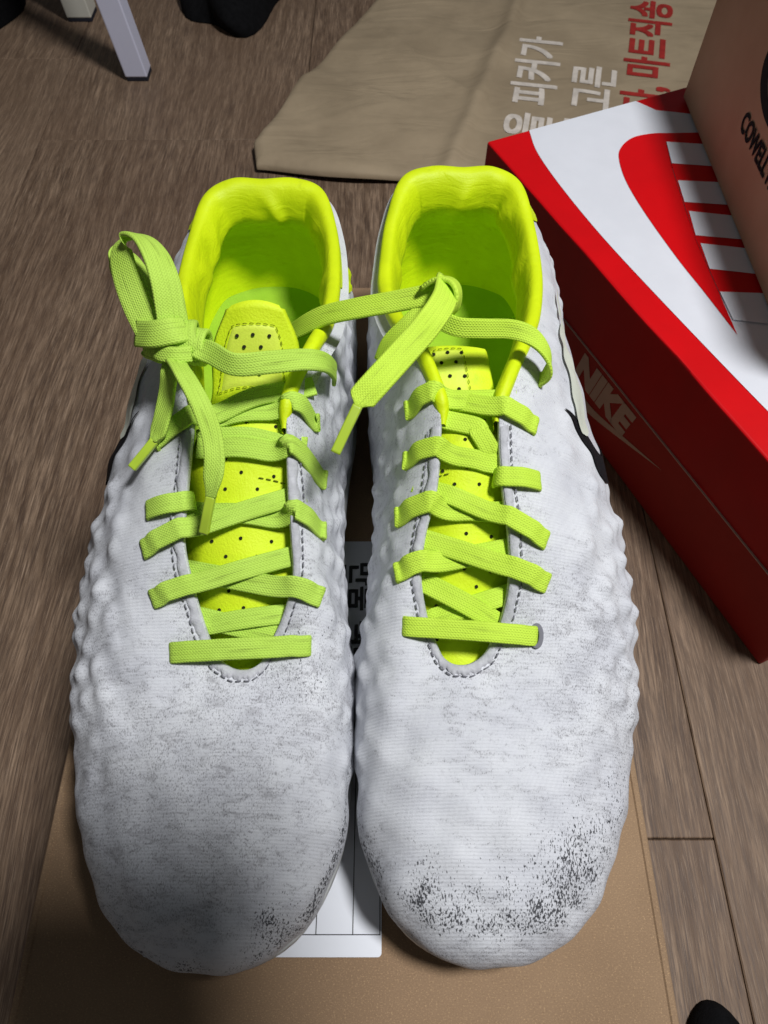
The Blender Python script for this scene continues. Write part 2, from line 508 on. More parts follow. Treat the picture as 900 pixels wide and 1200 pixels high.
NA, NV = 640, 104
def build_upper():
    a = np.linspace(0, NK, NA, endpoint=False)
    v = np.linspace(0, 1, NV) ** 0.92
    AA, VV = np.meshgrid(a, v, indexing='ij')
    P = boot_surface(AA.ravel(), VV.ravel()).reshape(NA, NV, 3)
    # smooth normals
    du = np.roll(P, -1, 0) - np.roll(P, 1, 0)
    dv = np.gradient(P, axis=1)
    N = np.cross(dv, du)
    N /= np.maximum(np.linalg.norm(N, axis=2, keepdims=True), 1e-12)
    # make them point outward
    if (N[:, int(NV * .7), :2] * _interp_norm(_NW, a)).sum() < 0:
        N = -N
    # ---- raised lumps of the knit: seeds scattered evenly over the surface
    flat = P.reshape(-1, 3)
    r = np.random.default_rng(11)
    order = r.permutation(len(flat))
    seeds = []
    sp = .0086
    grid = {}
    for idx in order[:24000]:
        q = flat[idx]
        key = tuple(np.floor(q / sp).astype(int))
        ok = True
        for dx in (-1, 0, 1):
            for dy in (-1, 0, 1):
                for dz in (-1, 0, 1):
                    for w in grid.get((key[0] + dx, key[1] + dy, key[2] + dz), ()):
                        if (w[0] - q[0]) ** 2 + (w[1] - q[1]) ** 2 + (w[2] - q[2]) ** 2 < sp * sp:
                            ok = False
        if ok:
            grid.setdefault(key, []).append(q)
            seeds.append(q)
    seeds = np.array(seeds)
    amp = r.uniform(.65, 1.2, len(seeds))
    h = np.zeros(len(flat))
    for c in range(0, len(flat), 4000):
        d2 = ((flat[c:c + 4000, None, :] - seeds[None]) ** 2).sum(2)
        h[c:c + 4000] = (amp * np.exp(-d2 / (2 * .0025 ** 2))).sum(1)
    h = h.reshape(NA, NV)
    X, Y, Z = P[..., 0], P[..., 1], P[..., 2]
    xc = .5 * (catmull(KEYS, a, True)[:, 0]).mean()
    lat = smoothstep(AA, .8, 3.0) * (1 - smoothstep(AA, 10.5, 13.0))
    side = np.maximum(smoothstep(VV, .20, .52) * lat, smoothstep(VV, .42, .74))
    wgt = side * (0.25 + 0.75 * smoothstep(Y, .020, .055)) * (1 - .65 * smoothstep(Y, .175, .225)) * (1 - .55 * smoothstep(VV, .90, 1.0))
    wgt *= 1 - .88 * smoothstep(Y, .128, .160) * smoothstep(AA, 3, 6) * (1 - smoothstep(AA, 16, 18))
    wgt += .62 * smoothstep(VV, .12, .4) * (1 - side)
    dal = np.abs((AA + NK / 2) % NK - NK / 2)
    wgt *= (1 - .62 * smoothstep(VV, .58, .76)) * (.22 + .78 * smoothstep(dal, 2.6, 5.0))
    disp = (h - .42) * .0026 * wgt
    # soft broad dents of worn knit
    q = np.stack([np.sin(X * 310 + Y * 130 + 1.3) * np.sin(Y * 260 - X * 90), np.sin(X * 170 - Y * 220 + 4)], 0)
    disp += (q[0] * .0005 + q[1] * .0004) * smoothstep(VV, .05, .3) * (1 - smoothstep(Y, .19, .24))
    # flex creases across the vamp
    for yc, wd, am in ((.062, .0016, .0005), (.067, .0012, -.0004), (.056, .002, .0003), (.071, .0014, .0003)):
        yy = Y - yc - .004 * np.sin(X * 90 + yc * 900)
        disp += am * np.exp(-(yy / wd) ** 2) * np.exp(-((X - .030) / .026) ** 2)
    P2 = P + N * disp[..., None]
    return a, v, P, P2, N

def on_upper(a, v, off=0.0):
    """point on the finished (lumpy) surface by bilinear lookup"""
    a = np.asarray(a, float) % NK; v = np.clip(np.asarray(v, float), 0, 1)
    x = a / NK * NA; i = np.floor(x).astype(int); t = (x - i)[:, None]
    y = np.interp(v, UV_, np.arange(NV)); j = np.minimum(np.floor(y).astype(int), NV - 2); s = (y - j)[:, None]
    def bl(G):
        return ((G[i % NA, j] * (1 - t) + G[(i + 1) % NA, j] * t) * (1 - s) + (G[i % NA, j + 1] * (1 - t) + G[(i + 1) % NA, j + 1] * t) * s)
    return bl(UP) + bl(UN) * off

def boot_mats(tag, seed):
    # ---- worn white knit
    s = NT('white_knit_' + tag)
    P = s.attr('last', 'Vector')
    row = s.wave(s.mapping(P, (1, 1, 1)), 330, 1.2, 2, 120, 'Y')
    colw = s.wave(s.mapping(P, (1, -.55, 1)), 300, 3.0, 3, 200, 'DIAGONAL')
    knit = s.math('ADD', s.math('MULTIPLY', row, 0.6), s.math('MULTIPLY', colw, 0.3))
    soft = s.noise(s.mapping(P, (1, 1, 1), (seed, 0, 0)), 55, 4, 0.6)
    smear = s.noise(s.mapping(P, (.7, 1.7, 1), (seed * 2, 3, 0)), 210, 6, 0.66, 0.8)
    grain = s.noise(s.mapping(P, (1.25, .62, 1), (seed, 9, 0)), 2300, 2, 0.6)
    grain2 = s.noise(s.mapping(P, (1, .36, .6), (seed, 4, 0)), 2300, 2, 0.55)
    c = s.mix(s.step(soft, 0.3, 0.7), lin(205, 207, 213), lin(218, 220, 224))
    # grey rub
    rub = s.attr('rub')
    c = s.mix(s.math('MULTIPLY', s.step(smear, 0.46, 0.74), s.math('MULTIPLY_ADD', rub, 0.55, 0.05), clamp=True), c, lin(126, 124, 128))
    # grime caught in the knit rows
    gk = s.math('MULTIPLY', s.step(grain, 0.50, 0.66), s.math('MULTIPLY', s.step(s.math('ADD', smear, s.math('MULTIPLY', rub, 0.26)), 0.50, 0.76), 0.62), clamp=True)
    c = s.mix(gk, c, lin(92, 90, 94))
    # black abrasion where the white skin is worn through
    scf = s.attr('scuff')
    big = s.noise(s.mapping(P, (1, .8, 1), (seed * 3, 1, 0)), 210, 4, 0.6)
    th = s.math('SUBTRACT', s.math('ADD', s.math('MULTIPLY', grain2, 0.85), s.math('MULTIPLY', big, 0.35)), s.math('MULTIPLY', scf, 0.215))
    blk = s.math('MULTIPLY', s.step(th, 0.345, 0.385, 1.0, 0.0), s.step(scf, 0.05, 0.3), clamp=True)
    c = s.mix(s.math('MULTIPLY', blk, 0.92), c, lin(36, 37, 43))
    n1 = s.bump(knit, 0.0002, 0.5)
    n1 = s.bump(smear, 0.0005, 0.35, n1)
    n1 = s.bump(grain, 0.0002, 0.3, n1)
    knit_m = s.set(Base_Color=c, Roughness=s.step(smear, 0.3, 0.8, 0.5, 0.75), Specular_IOR_Level=0.35, Normal=n1)
    return knit_m

def mat_neon(name, col, col2, rough, scale, bump, crease=0.0, weave=False, dirt=0.0):
    s = NT(name)
    co = s.coord('Object')
    nz = s.noise(co, scale, 4, 0.6)
    c = s.mix(s.step(nz, 0.3, 0.7), col, col2)
    n = None
    if weave:
        u = s.attr('wuv', 'Vector')
        w1 = s.wave(u, 0.62, 0.4, 1, 1, 'DIAGONAL')
        w2 = s.wave(s.mapping(u, (-1, 1, 1)), 0.62, 0.4, 1, 1, 'DIAGONAL')
        edge = s.wave(u, 0.42, 0.3, 0, 1, 'Y')
        hh = s.math('ADD', s.math('MULTIPLY', w1, w2), s.math('MULTIPLY', edge, 0.5))
        n = s.bump(hh, bump * .6, 0.7)
        dn = s.noise(s.mapping(u, (.05, .9, 1)), 1.0, 4, 0.7)
        c = s.mix(s.math('MULTIPLY', s.step(dn, 0.52, 0.72), dirt), c, lin(96, 110, 28))
        c = s.mix(s.step(hh, 0.1, 0.55, 0.12, 0.0), c, lin(120, 160, 20))
    else:
        n = s.bump(s.noise(co, 1400, 3), bump, 0.5)
        if crease:
            cr = s.noise(s.mapping(co, (60, 60, 160)), 1.0, 3, 0.55, 1.5)
            n = s.bump(cr, crease, 0.7, n)
        if dirt:
            dn = s.noise(co, 130, 6, 0.7)
            c = s.mix(s.step(dn, 0.58, 0.75, 0.0, dirt), c, lin(120, 120, 30))
    return s.set(Base_Color=c, Roughness=rough, Specular_IOR_Level=0.4, Normal=n)

NEON = lin(206, 236, 0)
M_collar = mat_neon('neon_collar_leather', lin(214, 235, 12), lin(206, 228, 10), 0.55, 90, 0.00015, 0.0007, dirt=0.22)
M_insole = mat_neon('green_insole', lin(160, 200, 40), lin(148, 190, 32), 0.75, 60, 0.0002)
M_tongue = mat_neon('neon_tongue_fabric', lin(220, 242, 36), lin(208, 232, 24), 0.62, 70, 0.0004, 0.0, dirt=0.2)
M_patch = mat_neon('pale_tongue_patch', lin(220, 236, 84), lin(210, 228, 70), 0.6, 70, 0.0002, dirt=0.2)
M_lace_l = mat_neon('lime_lace_dull', lin(190, 227, 90), lin(180, 217, 80), 0.75, 60, 0.00035, weave=True, dirt=0.5)
M_lace_r = mat_neon('lime_lace_bright', lin(203, 238, 74), lin(193, 229, 64), 0.75, 60, 0.00035, weave=True, dirt=0.36)
M_aglet = mat_plain('clear_lime_aglet', lin(176, 204, 60), 0.3, 0.5, 0.05)
M_stitch = mat_plain('grey_thread', lin(128, 128, 136), 0.85, 0.2)
M_stitchy = mat_plain('dark_thread', lin(122, 132, 26), 0.8, 0.2)
M_hole = mat_plain('punched_hole', (0.02, 0.022, 0.01, 1), 0.9, 0.1)
M_plate = mat_plain('pale_sole_plate', lin(196, 198, 196), 0.35, 0.5, 0.1, 90)
M_stud = mat_plain('dark_stud', (0.03, 0.03, 0.035, 1), 0.4, 0.5)
M_lime = mat_plain('pale_lime_film', lin(212, 217, 202), 0.5, 0.4, 0.05)
M_edge = mat_plain('frayed_grey_edge', lin(200, 201, 206), 0.85, 0.2, 0.12, 300, 0.0004, 1500)

def sweep(path, ups, w, th, nseg=10, caps=True, wfun=None):
    """flat lace: rounded-rectangle section swept along path; ups = face normals. Returns verts, faces, uv(mm)"""
    P = np.asarray(path, float); n = len(P)
    T = np.gradient(P, axis=0); T /= np.linalg.norm(T, axis=1, keepdims=True)
    U = np.asarray(ups, float)
    U = U - (U * T).sum(1, keepdims=True) * T
    U /= np.maximum(np.linalg.norm(U, axis=1, keepdims=True), 1e-9)
    B = np.cross(T, U)
    s = np.concatenate([[0], np.cumsum(np.linalg.norm(np.diff(P, axis=0), axis=1))])
    sec = []
    for k in range(nseg * 2):
        ang = 2 * math.pi * k / (nseg * 2)
        cx, cz = math.cos(ang), math.sin(ang)
        sec.append((math.copysign(abs(cx) ** 0.45, cx), math.copysign(abs(cz) ** 0.55, cz)))
    V, UVm = [], []
    for i in range(n):
        f = 1.0 if wfun is None else wfun(i / (n - 1))
        if isinstance(f, tuple):
            fw, ft = f
        else:
            fw, ft = f, 1.0
        for cx, cz in sec:
            # laces sag a touch in the middle of their width, edges are slightly fuller
            V.append(P[i] + B[i] * cx * w * .5 * fw + U[i] * th * .5 * ft * cz * (0.82 + 0.22 * abs(cx)))
            UVm.append((s[i] * 1000, (cx * w * .5 + (0.003 if cz < 0 else 0)) * 1000, 0))
    m = len(sec)
    F = []
    for i in range(n - 1):
        for k in range(m):
            k2 = (k + 1) % m
            F.append((i * m + k, i * m + k2, (i + 1) * m + k2, (i + 1) * m + k))
    if caps:
        F.append(tuple(range(m))[::-1]); F.append(tuple((n - 1) * m + k for k in range(m)))
    return V, F, UVm

def dense(K, n):
    K = np.asarray(K, float)
    return catmull(K, np.linspace(0, len(K) - 1, n))

class Bunch:
    """collects several swept pieces of one lace into one mesh"""
    def __init__(s): s.V, s.F, s.U = [], [], []
    def add(s, V, F, U):
        b = len(s.V); s.V += [tuple(v) for v in V]; s.F += [tuple(i + b for i in f) for f in F]; s.U += list(U)

def tongue_grid(keys, nu=90, nv=40):
    """keys: (x, y, z, halfwidth, arch) from throat to top"""
    K = dense(keys, nu)
    top = np.zeros((nu, nv, 3))
    sv = np.linspace(-1, 1, nv)
    for i, (x, y, z, hw, ar) in enumerate(K):
        end = 1.0
        top[i, :, 0] = x + sv * hw
        top[i, :, 1] = y
        top[i, :, 2] = z - ar * sv ** 2
    return top

TONGUE = {
    'bright': [(.0240, .0740, .0485, .0120, .003), (.0245, .0900, .0545, .0150, .004), (.0255, .1060, .0645, .0165, .004), (.0265, .1220, .0750, .0160, .005),
               (.0265, .1380, .0830, .0150, .005), (.0255, .1520, .0880, .0140, .005), (.0245, .1640, .0915, .0130, .004), (.0235, .1750, .0945, .0120, .003), (.0230, .1800, .0940, .0115, .002)],
    'dull': [(.0240, .0740, .0485, .0120, .003), (.0245, .0900, .0545, .0150, .004), (.0255, .1060, .0645, .0175, .004), (.0260, .1220, .0745, .0195, .005),
             (.0260, .1380, .0825, .0200, .006), (.0250, .1510, .0885, .0180, .006), (.0238, .1620, .0970, .0135, .005), (.0225, .1720, .1070, .0135, .004), (.0218, .1790, .1150, .0085, .002)],
}

for tg in TONGUE.values():
    for q in range(1, 6):
        x, y, z, hw, ar = tg[q]
        tg[q] = (x, y, z + (.0022, .0030, .0034, .0034, .0026)[q - 1], hw, ar + .0035)

def make_boot(tag, mirror, label, loc, lace_mat):
    use_last(tag)
    root = thing('football_boot', label, 'football boot', loc, 0, 'pair of worn white football boots')
    def L(P):
        P = np.asarray(P, float) - BASE
        if mirror:
            P = P * np.array([-1, 1, 1])
        return P
    def add(name, V, F, mat, parent=root, attrs=None, smooth=True):
        F = [f[::-1] for f in F] if mirror else F
        o = mesh_obj(name, L(V), F, mat, parent, smooth, attrs)
        if 'stitching' in name or 'holes' in name: o['kind'] = 'stuff'
        return o
    # ---- upper with rolled lip at the opening
    lip = []
    nr = _interp_norm(_NR, UA)
    n3 = np.column_stack([nr, np.zeros(NA)])
    r0 = UP[:, 0]
    lip.append(r0 + n3 * .0045 - [0, 0, .0062])
    lip.append(r0 + n3 * .0010 - [0, 0, .0042])
    lip.append(r0 - n3 * .0004 - [0, 0, .0026])
    lip.append(r0 - n3 * .0006 - [0, 0, .0012])
    lip.append(r0 - n3 * .0002 - [0, 0, .0003])
    full = np.concatenate([np.stack(lip, 1), UP], 1)
    nv = full.shape[1]
    V = full.reshape(-1, 3)
    X, Y, Z = V[:, 0], V[:, 1], V[:, 2]
    AAf = np.repeat(UA, nv); VVf = np.tile(np.concatenate([np.zeros(5), UV_]), NA)
    g = lambda cx, cy, sx, sy: np.exp(-((X - cx) / sx) ** 2 - ((Y - cy) / sy) ** 2)
    toe = smoothstep(VVf, .55, .80)
    da = (AAf + NK / 2) % NK - NK / 2            # loop parameter, 0 at the toe tip, + towards the outer side
    ga = lambda c, w, vc, vw: np.exp(-((da - c) / w) ** 2 - ((VVf - vc) / vw) ** 2)
    if tag == 'bright':
        scuff = .95 * ga(-1.5, .55, .53, .09) + .80 * ga(-2.7, .6, .66, .11) + .95 * ga(1.5, .55, .52, .11) + .95 * ga(.75, .35, .55, .05) + .70 * ga(.0, 1.4, .53, .08) + .50 * ga(2.4, .7, .56, .16) \
            + .40 * ga(3.3, .8, .62, .14) + .62 * ga(-1.6, 2.4, .75, .06) + .35 * ga(4.3, .6, .56, .14) + .40 * ga(.5, 2.6, .42, .12)
        rub = .8 * g(.068, .078, .02, .035) + .25 * g(.03, .06, .03, .03) + .8 * ga(0, 3.5, .70, .16) + .35 * g(-.002, .15, .014, .05) + .3 * g(.055, .10, .02, .012)
    else:
        scuff = .80 * ga(-3.4, 1.3, .70, .07) + .85 * ga(-1.35, .45, .56, .09) + .85 * ga(-2.0, .8, .68, .09) + .62 * ga(.4, 2.4, .73, .06) + .45 * ga(.1, .35, .68, .06) \
            + .50 * g(.004, .088, .012, .016) + .30 * g(.012, .076, .016, .008) + .25 * ga(3.0, 2.0, .70, .12)
        rub = .95 * g(.06, .045, .035, .035) + .8 * g(.03, .03, .03, .025) + .6 * g(.078, .09, .015, .05) + .5 * g(.0, .09, .02, .03) + .6 * g(.004, .16, .016, .04) + .5 * g(.01, .07, .03, .02)
    scuff = np.clip(scuff, 0, 1)
    rub = rub + .55 * (1 - smoothstep(VVf, .02, .16)) * (1 - smoothstep(Y, .17, .2))
    heel = smoothstep(Y, .2, .24)
    scuff *= 1 - heel; rub = np.clip(rub, 0, 1) * (1 - .6 * heel)
    knit = boot_mats(tag, 3.1 if tag == 'bright' else 8.7)
    upper = add('upper', V, grid_faces(NA, nv, True), knit, attrs={'last': V, 'scuff': scuff, 'rub': rub})
    # ---- padded collar and lining, strip from eyestay to eyestay
    a0, a1 = 8.4, 26.7
    na = 300
    a = np.linspace(a0, a1, na)
    k = catmull(KEYS, a, True)
    R, W = k[:, 0:3], k[:, 3:6]
    nr = _interp_norm(_NR, a); nw = _interp_norm(_NW, a)
    o3 = np.column_stack([nr, np.zeros(na)]); w3 = np.column_stack([nw, np.zeros(na)])
    pad = smoothstep(a, 9.5, 12.8) * (1 - smoothstep(a, 21.8, 25.2))
    heelp = smoothstep(a, 13.5, 15.5) * (1 - smoothstep(a, 18.5, 20.5))
    dip = np.sin(a * 2.3) * .00012 + np.sin(a * 5.1 + 1) * .00012
    z = np.array([0, 0, 1.0])
    pd = pad[:, None]
    def pt(out, up): return R + o3 * np.reshape(out, (-1, 1)) + z * np.reshape(up, (-1, 1))
    # small tube at the eyestay ends, growing into a fat padded roll round the heel
    rowsx = [pt(np.full(na, .0012), np.full(na, -.0032)),
             pt(np.full(na, .0018), np.full(na, -.0012)),
             pt(np.full(na, .0012), .0010 + .0004 * pad),
             pt(-.0006 - .0004 * pad, .0020 + .0004 * pad + dip),
             pt(-.0022 - .0008 * pad - .0012 * heelp, .0014 + .0004 * pad + dip),
             pt(-.0032 - .0014 * pad - .0022 * heelp, -.0006 - .0006 * pad),
             pt(-.0036 - .0022 * pad - .0028 * heelp, -.0030 - .0034 * pad),
             pt(-.0034 - .0026 * pad - .0028 * heelp, -.0060 - .0078 * pad)]
    for zz, inn in ((.058, -.0072), (.047, -.0064), (.036, -.0076), (.0265, -.0105)):
        q = W + w3 * inn
        q = q * (pd) + (R + o3 * -.002) * (1 - pd)
        q[:, 2] = zz * pad + (R[:, 2] - .010 - (.058 - zz)) * (1 - pad)
        rowsx.append(q)
    G = np.stack(rowsx, 1)
    taper = .30 + .70 * smoothstep(a, 8.4, 9.3) * (1 - smoothstep(a, 25.9, 26.7))
    ctr = (R + o3 * -.0012 - z * .0012)[:, None, :]
    G = ctr + (G - ctr) * taper[:, None, None]
    # spline across the section
    m = 44
    uu = np.linspace(0, G.shape[1] - 1, m)
    GG = np.stack([catmull(G[i], uu) for i in range(na)], 0)
    # creases in the soft lining at the sides of the heel
    r = np.random.default_rng(5 if mirror else 9)
    ci = np.linspace(0, 1, m)[None, :]
    creasew = np.exp(-((ci - .56) / .10) ** 2)
    cr = np.zeros((na, m))
    for ac in (13.2, 14.4, 19.8, 21.0, 17.2):
        ac2 = ac + r.uniform(-.3, .3)
        cr += np.exp(-((a[:, None] - ac2 - (ci - .5) * r.uniform(-2, 2)) / .22) ** 2) * r.uniform(.6, 1.2)
    GG = GG + (np.column_stack([-nr, np.zeros(na)]))[:, None, :] * (cr * creasew * .0019)[..., None]
    V = GG.reshape(-1, 3)
    col = add('collar_lining', V, grid_faces(na, m, False, True), M_collar)
    # rounded ends of the binding tube
    # ---- neon heel counter on the outside
    ah = np.linspace(14.2, 21.6, 90); vv = np.linspace(0.02, 1, 16)
    H = []
    for ai in ah:
        e = min(1.0, (ai - 14.2) / 1.6, (21.6 - ai) / 1.2)
        depth = .10 + .42 * math.sqrt(max(e, 0))
        H.append(on_upper(np.full(16, ai), vv * depth, .0006))
    add('heel_counter', np.concatenate(H), grid_faces(90, 16), M_collar)
    # ---- pale lime film and dark check mark on the outer side
    def film(name, outline, mat, off, parent=upper):
        # outline: list of (a, v) - filled by a fan of strips between lower and upper edge
        n = 40; mrow = 9
        lo = dense(outline[0], n); hi = dense(outline[1], n)
        Q = []
        for i in range(n):
            t = np.linspace(0, 1, mrow)
            Q.append(on_upper(lo[i, 0] + (hi[i, 0] - lo[i, 0]) * t, lo[i, 1] + (hi[i, 1] - lo[i, 1]) * t, off))
        return add(name, np.concatenate(Q), grid_faces(n, mrow), mat, parent)
    film('side_check', ([(8.45, .287), (8.05, .335), (7.75, .385), (7.45, .44), (7.35, .52), (7.6, .64), (8.3, .76), (10, .85), (12, .88)],
                        [(8.45, .295), (8.25, .37), (7.98, .42), (7.75, .47), (7.8, .54), (8.3, .62), (9.3, .72), (10.6, .80), (12, .86)]), M_check, .0006)
    film('lime_film', ([(7.95, .385), (8.05, .36), (8.75, .35), (9.7, .35), (10.8, .32), (12.5, .30)],
                       [(7.95, .40), (8.2, .435), (8.9, .43), (9.8, .42), (10.9, .38), (12.5, .34)]), M_lime, .0011)
    # ---- insole
    nI = 160
    a = np.linspace(0, NK, nI, endpoint=False)
    W = catmull(KEYS, a, True)[:, 3:6]; nw = _interp_norm(_NW, a)
    ring = np.column_stack([W[:, :2] - nw * .0105, np.full(nI, .0265)])
    ring2 = np.column_stack([W[:, :2] - nw * .0150, np.full(nI, .0235)])
    cen = np.array([[.034, .15, .0225]])
    ring3 = ring2 * .5 + cen * .5
    V = np.concatenate([ring, ring2, ring3, cen])
    F = []
    for i in range(nI):
        j = (i + 1) % nI
        F += [(i, j, nI + j, nI + i), (nI + i, nI + j, 2 * nI + j, 2 * nI + i), (2 * nI + i, 2 * nI + j, 3 * nI)]
    add('insole', V, F, M_insole)
    # ---- sole plate and studs
    a = np.linspace(0, NK, nI, endpoint=False)
    W = catmull(KEYS, a, True)[:, 3:6]; nw = _interp_norm(_NW, a)
    rows = []
    for ins, zz in ((.0075, .0176), (.0008, .0174), (.0002, .0156), (.0020, .0125), (.012, .0108)):
        rows.append(np.column_stack([W[:, :2] - nw * ins, np.full(nI, zz)]))
    V = np.concatenate([np.stack(rows, 1).reshape(-1, 3), [[.034, .15, .0108]], [[.034, .15, .0175]]])
    F = grid_faces(nI, 5, True)
    c0 = nI * 5
    for i in range(nI):
        j = (i + 1) % nI
        F += [(i * 5 + 4, j * 5 + 4, c0), (j * 5, i * 5, c0 + 1)]
    plate = add('sole_plate', V, F, M_plate)
    for sx, sy in ((.012, .045), (.056, .045), (.004, .080), (.074, .085), (.006, .115), (.074, .120), (.036, .070), (.036, .105),
                   (.014, .215), (.058, .215), (.014, .265), (.056, .265)):
        V, F = [], []
        for zz, rr in ((.0125, .0062), (.0075, .0058), (.0015, .0046), (.0, .0038)):
            for q in range(14):
                V.append((sx + rr * math.cos(q * math.pi / 7), sy + rr * math.sin(q * math.pi / 7), zz))
        for i in range(3):
            for q in range(14):
                q2 = (q + 1) % 14
                F.append((i * 14 + q, (i + 1) * 14 + q, (i + 1) * 14 + q2, i * 14 + q2))
        F.append(tuple(3 * 14 + q for q in range(14))[::-1])
        add('stud', V, F, M_stud, plate)
    # ---- tongue
    tk = TONGUE[tag]
    Tg = tongue_grid(tk)
    nu, nvv = Tg.shape[:2]
    if tag == 'dull':          # rounded upper corners
        for i in range(nu):
            f = max(0, (i - (nu - 14)) / 13)
            Tg[i, :, 0] = Tg[i, :, 0]
    Tn = np.cross(np.gradient(Tg, axis=0), np.gradient(Tg, axis=1)); Tn /= np.linalg.norm(Tn, axis=2, keepdims=True)
    if Tn[..., 2].mean() < 0: Tn = -Tn
    wr = (np.sin(Tg[..., 1] * 420 + np.sin(Tg[..., 0] * 200) * 1.4) * .0002 + np.sin(Tg[..., 1] * 170 + 2) * .0004)
    Tg = Tg + Tn * wr[..., None]
    th = .0032
    Bt = Tg - Tn * th
    # closed slab: top strip, round edges, bottom
    secs = []
    for i in range(nu):
        e1 = (Tg[i, 0] + Bt[i, 0]) / 2; e2 = (Tg[i, -1] + Bt[i, -1]) / 2
        d = Tg[i, -1] - Tg[i, 0]; d /= np.linalg.norm(d)
        secs.append(np.concatenate([Tg[i], [e2 + d * .0014], Bt[i, ::-1], [e1 - d * .0014]]))
    m = len(secs[0])
    # pinch the top end shut
    last = secs[-1]; c = (Tg[-1] + Bt[-1]) / 2
    tn = Tg[-1] - Tg[-2]; tn /= np.linalg.norm(tn, axis=1, keepdims=True)
    mid = np.concatenate([c + tn * .0014, [c[-1] + tn[-1] * .0006], c[::-1] + tn[::-1] * .0014, [c[0] + tn[0] * .0006]])
    secs.append(mid)
    V = np.concatenate(secs)
    F = grid_faces(len(secs), m, False)
    F += [(i * m + m - 1, (i + 1) * m + m - 1, (i + 1) * m, i * m) for i in range(len(secs) - 1)]
    tongue = add('tongue', V, F, M_tongue)
    def on_tongue(t, s, off=0.0):
        x = np.clip(t, 0, 1) * (nu - 1); i = min(int(x), nu - 2); f = x - i
        y = (np.clip(s, -1, 1) + 1) / 2 * (nvv - 1); j = min(int(y), nvv - 2); h = y - j
        bl = lambda Gd: (Gd[i, j] * (1 - f) + Gd[i + 1, j] * f) * (1 - h) + (Gd[i, j + 1] * (1 - f) + Gd[i + 1, j + 1] * f) * h
        return bl(Tg) + bl(Tn) * off
    # sewn patch at the top
    t0, t1 = (.74, .93) if tag == 'dull' else (.70, .93)
    s0, s1 = (-.82, .82) if tag == 'dull' else (-.75, .35)
    n = 18
    V = []
    for i in range(n):
        t = t0 + (t1 - t0) * i / (n - 1)
        k = 1 - .28 * i / (n - 1)
        for j in range(n):
            V.append(on_tongue(t, (s0 + (s1 - s0) * j / (n - 1)) * k, .0004 if 0 < i < n - 1 and 0 < j < n - 1 else -.0003))
    patch = add('tongue_patch', V, grid_faces(n, n), M_patch, tongue)
    # stitches round the patch and across the tongue
    St = Bunch()
    def stitch(p, q, nrm, w=.0004):
        p, q, nrm = map(np.asarray, (p, q, nrm))
        d = q - p; ln = np.linalg.norm(d); d = d / ln
        b = np.cross(d, nrm); b /= np.linalg.norm(b)
        path = [p + d * ln * t_ + nrm * (.0003 * math.sin(math.pi * t_)) for t_ in np.linspace(0, 1, 4)]
        St.add(*sweep(path, [nrm] * 4, w, w, 3))
    def stitch_line(pts, step=.0024, duty=.62, w=.0004):
        pts = np.asarray(pts); s = np.concatenate([[0], np.cumsum(np.linalg.norm(np.diff(pts, axis=0), axis=1))])
        x = 0
        while x + step * duty < s[-1]:
            p = [np.interp(x, s, pts[:, c]) for c in range(3)]; q = [np.interp(x + step * duty, s, pts[:, c]) for c in range(3)]
            stitch(p, q, (0, -.3, .95), w); x += step
    loop = [on_tongue(t0, s0 + (s1 - s0) * f, .0006) for f in np.linspace(0, 1, 12)]
    kk = lambda t: 1 - .28 * (t - t0) / (t1 - t0)
    loop += [on_tongue(t, s1 * kk(t), .0006) for t in np.linspace(t0, t1, 14)[1:]]
    loop += [on_tongue(t1, s1 * .72 + (s0 - s1) * .72 * f, .0006) for f in np.linspace(0, 1, 12)[1:]]
    loop += [on_tongue(t, s0 * kk(t), .0006) for t in np.linspace(t1, t0, 14)[1:]]
    stitch_line(loop, .0022, .6, .00026)
    stitch_line([on_tongue(.47, s_, .0004) for s_ in np.linspace(-.95, -.25, 10)], .0024, .6, .0004)
    stitch_line([on_tongue(.66, s_, .0004) for s_ in np.linspace(-.8, .8, 20)], .0024, .6, .0004)
    add('tongue_stitching', St.V, St.F, M_stitchy, tongue)
    # punched holes
    Hb = Bunch()
    def hole(t, s_, rr=.0006):
        c = on_tongue(t, s_, .00025 if not (t0 < t < t1) else .0007)
        nn = np.array([0, -.35, .94])
        ex_ = np.array([1.0, 0, 0]); ey = np.cross(nn, ex_)
        Vh = [c] + [c + (ex_ * math.cos(q * math.pi / 5) + ey * math.sin(q * math.pi / 5)) * rr for q in range(10)]
        Hb.add(Vh, [(0, 1 + q, 1 + (q + 1) % 10) for q in range(10)], [(0, 0, 0)] * 11)
    for i, t in enumerate(np.arange(.12, .64, .036)):
        for s_ in ((-.5, 0, .5) if i % 2 == 0 else (-.26, .26)):
            hole(t, s_)
    for i, t in enumerate(np.linspace(t0 + .04, t1 - .04, 4)):
        for s_ in ((-.24, .24) if i % 2 == 0 else (-.48, 0, .48)):
            hole(t, (s_ + (s0 + s1) / 2) * .8, .00065)
    add('punched_holes', Hb.V, Hb.F, M_hole, tongue)
    # ---- stitching round the throat and the grey cut edge
    St = Bunch()
    for ra in ((NK - 6.5, NK + 6.5), (6.5, 8.3), (26.9, 28.5)):
        aa = np.linspace(ra[0], ra[1], 200)
        k2 = catmull(KEYS, aa, True)
        dist = np.linalg.norm(k2[:, 3:5] - k2[:, 0:2], axis=1)
        v = np.arcsin(np.clip(.0036 / dist, 0, 1)) / (math.pi / 2) * VW
        stitch_line(on_upper(aa, v * (1 + .06 * np.sin(aa * 4.1)), .0007), .0026, .62, .00042)
    add('throat_stitching', St.V, St.F, M_stitch, upper)
    aa = np.linspace(NK - 8.2, NK + 8.2, 420)
    k2 = catmull(KEYS, aa, True)
    dist = np.linalg.norm(k2[:, 3:5] - k2[:, 0:2], axis=1)
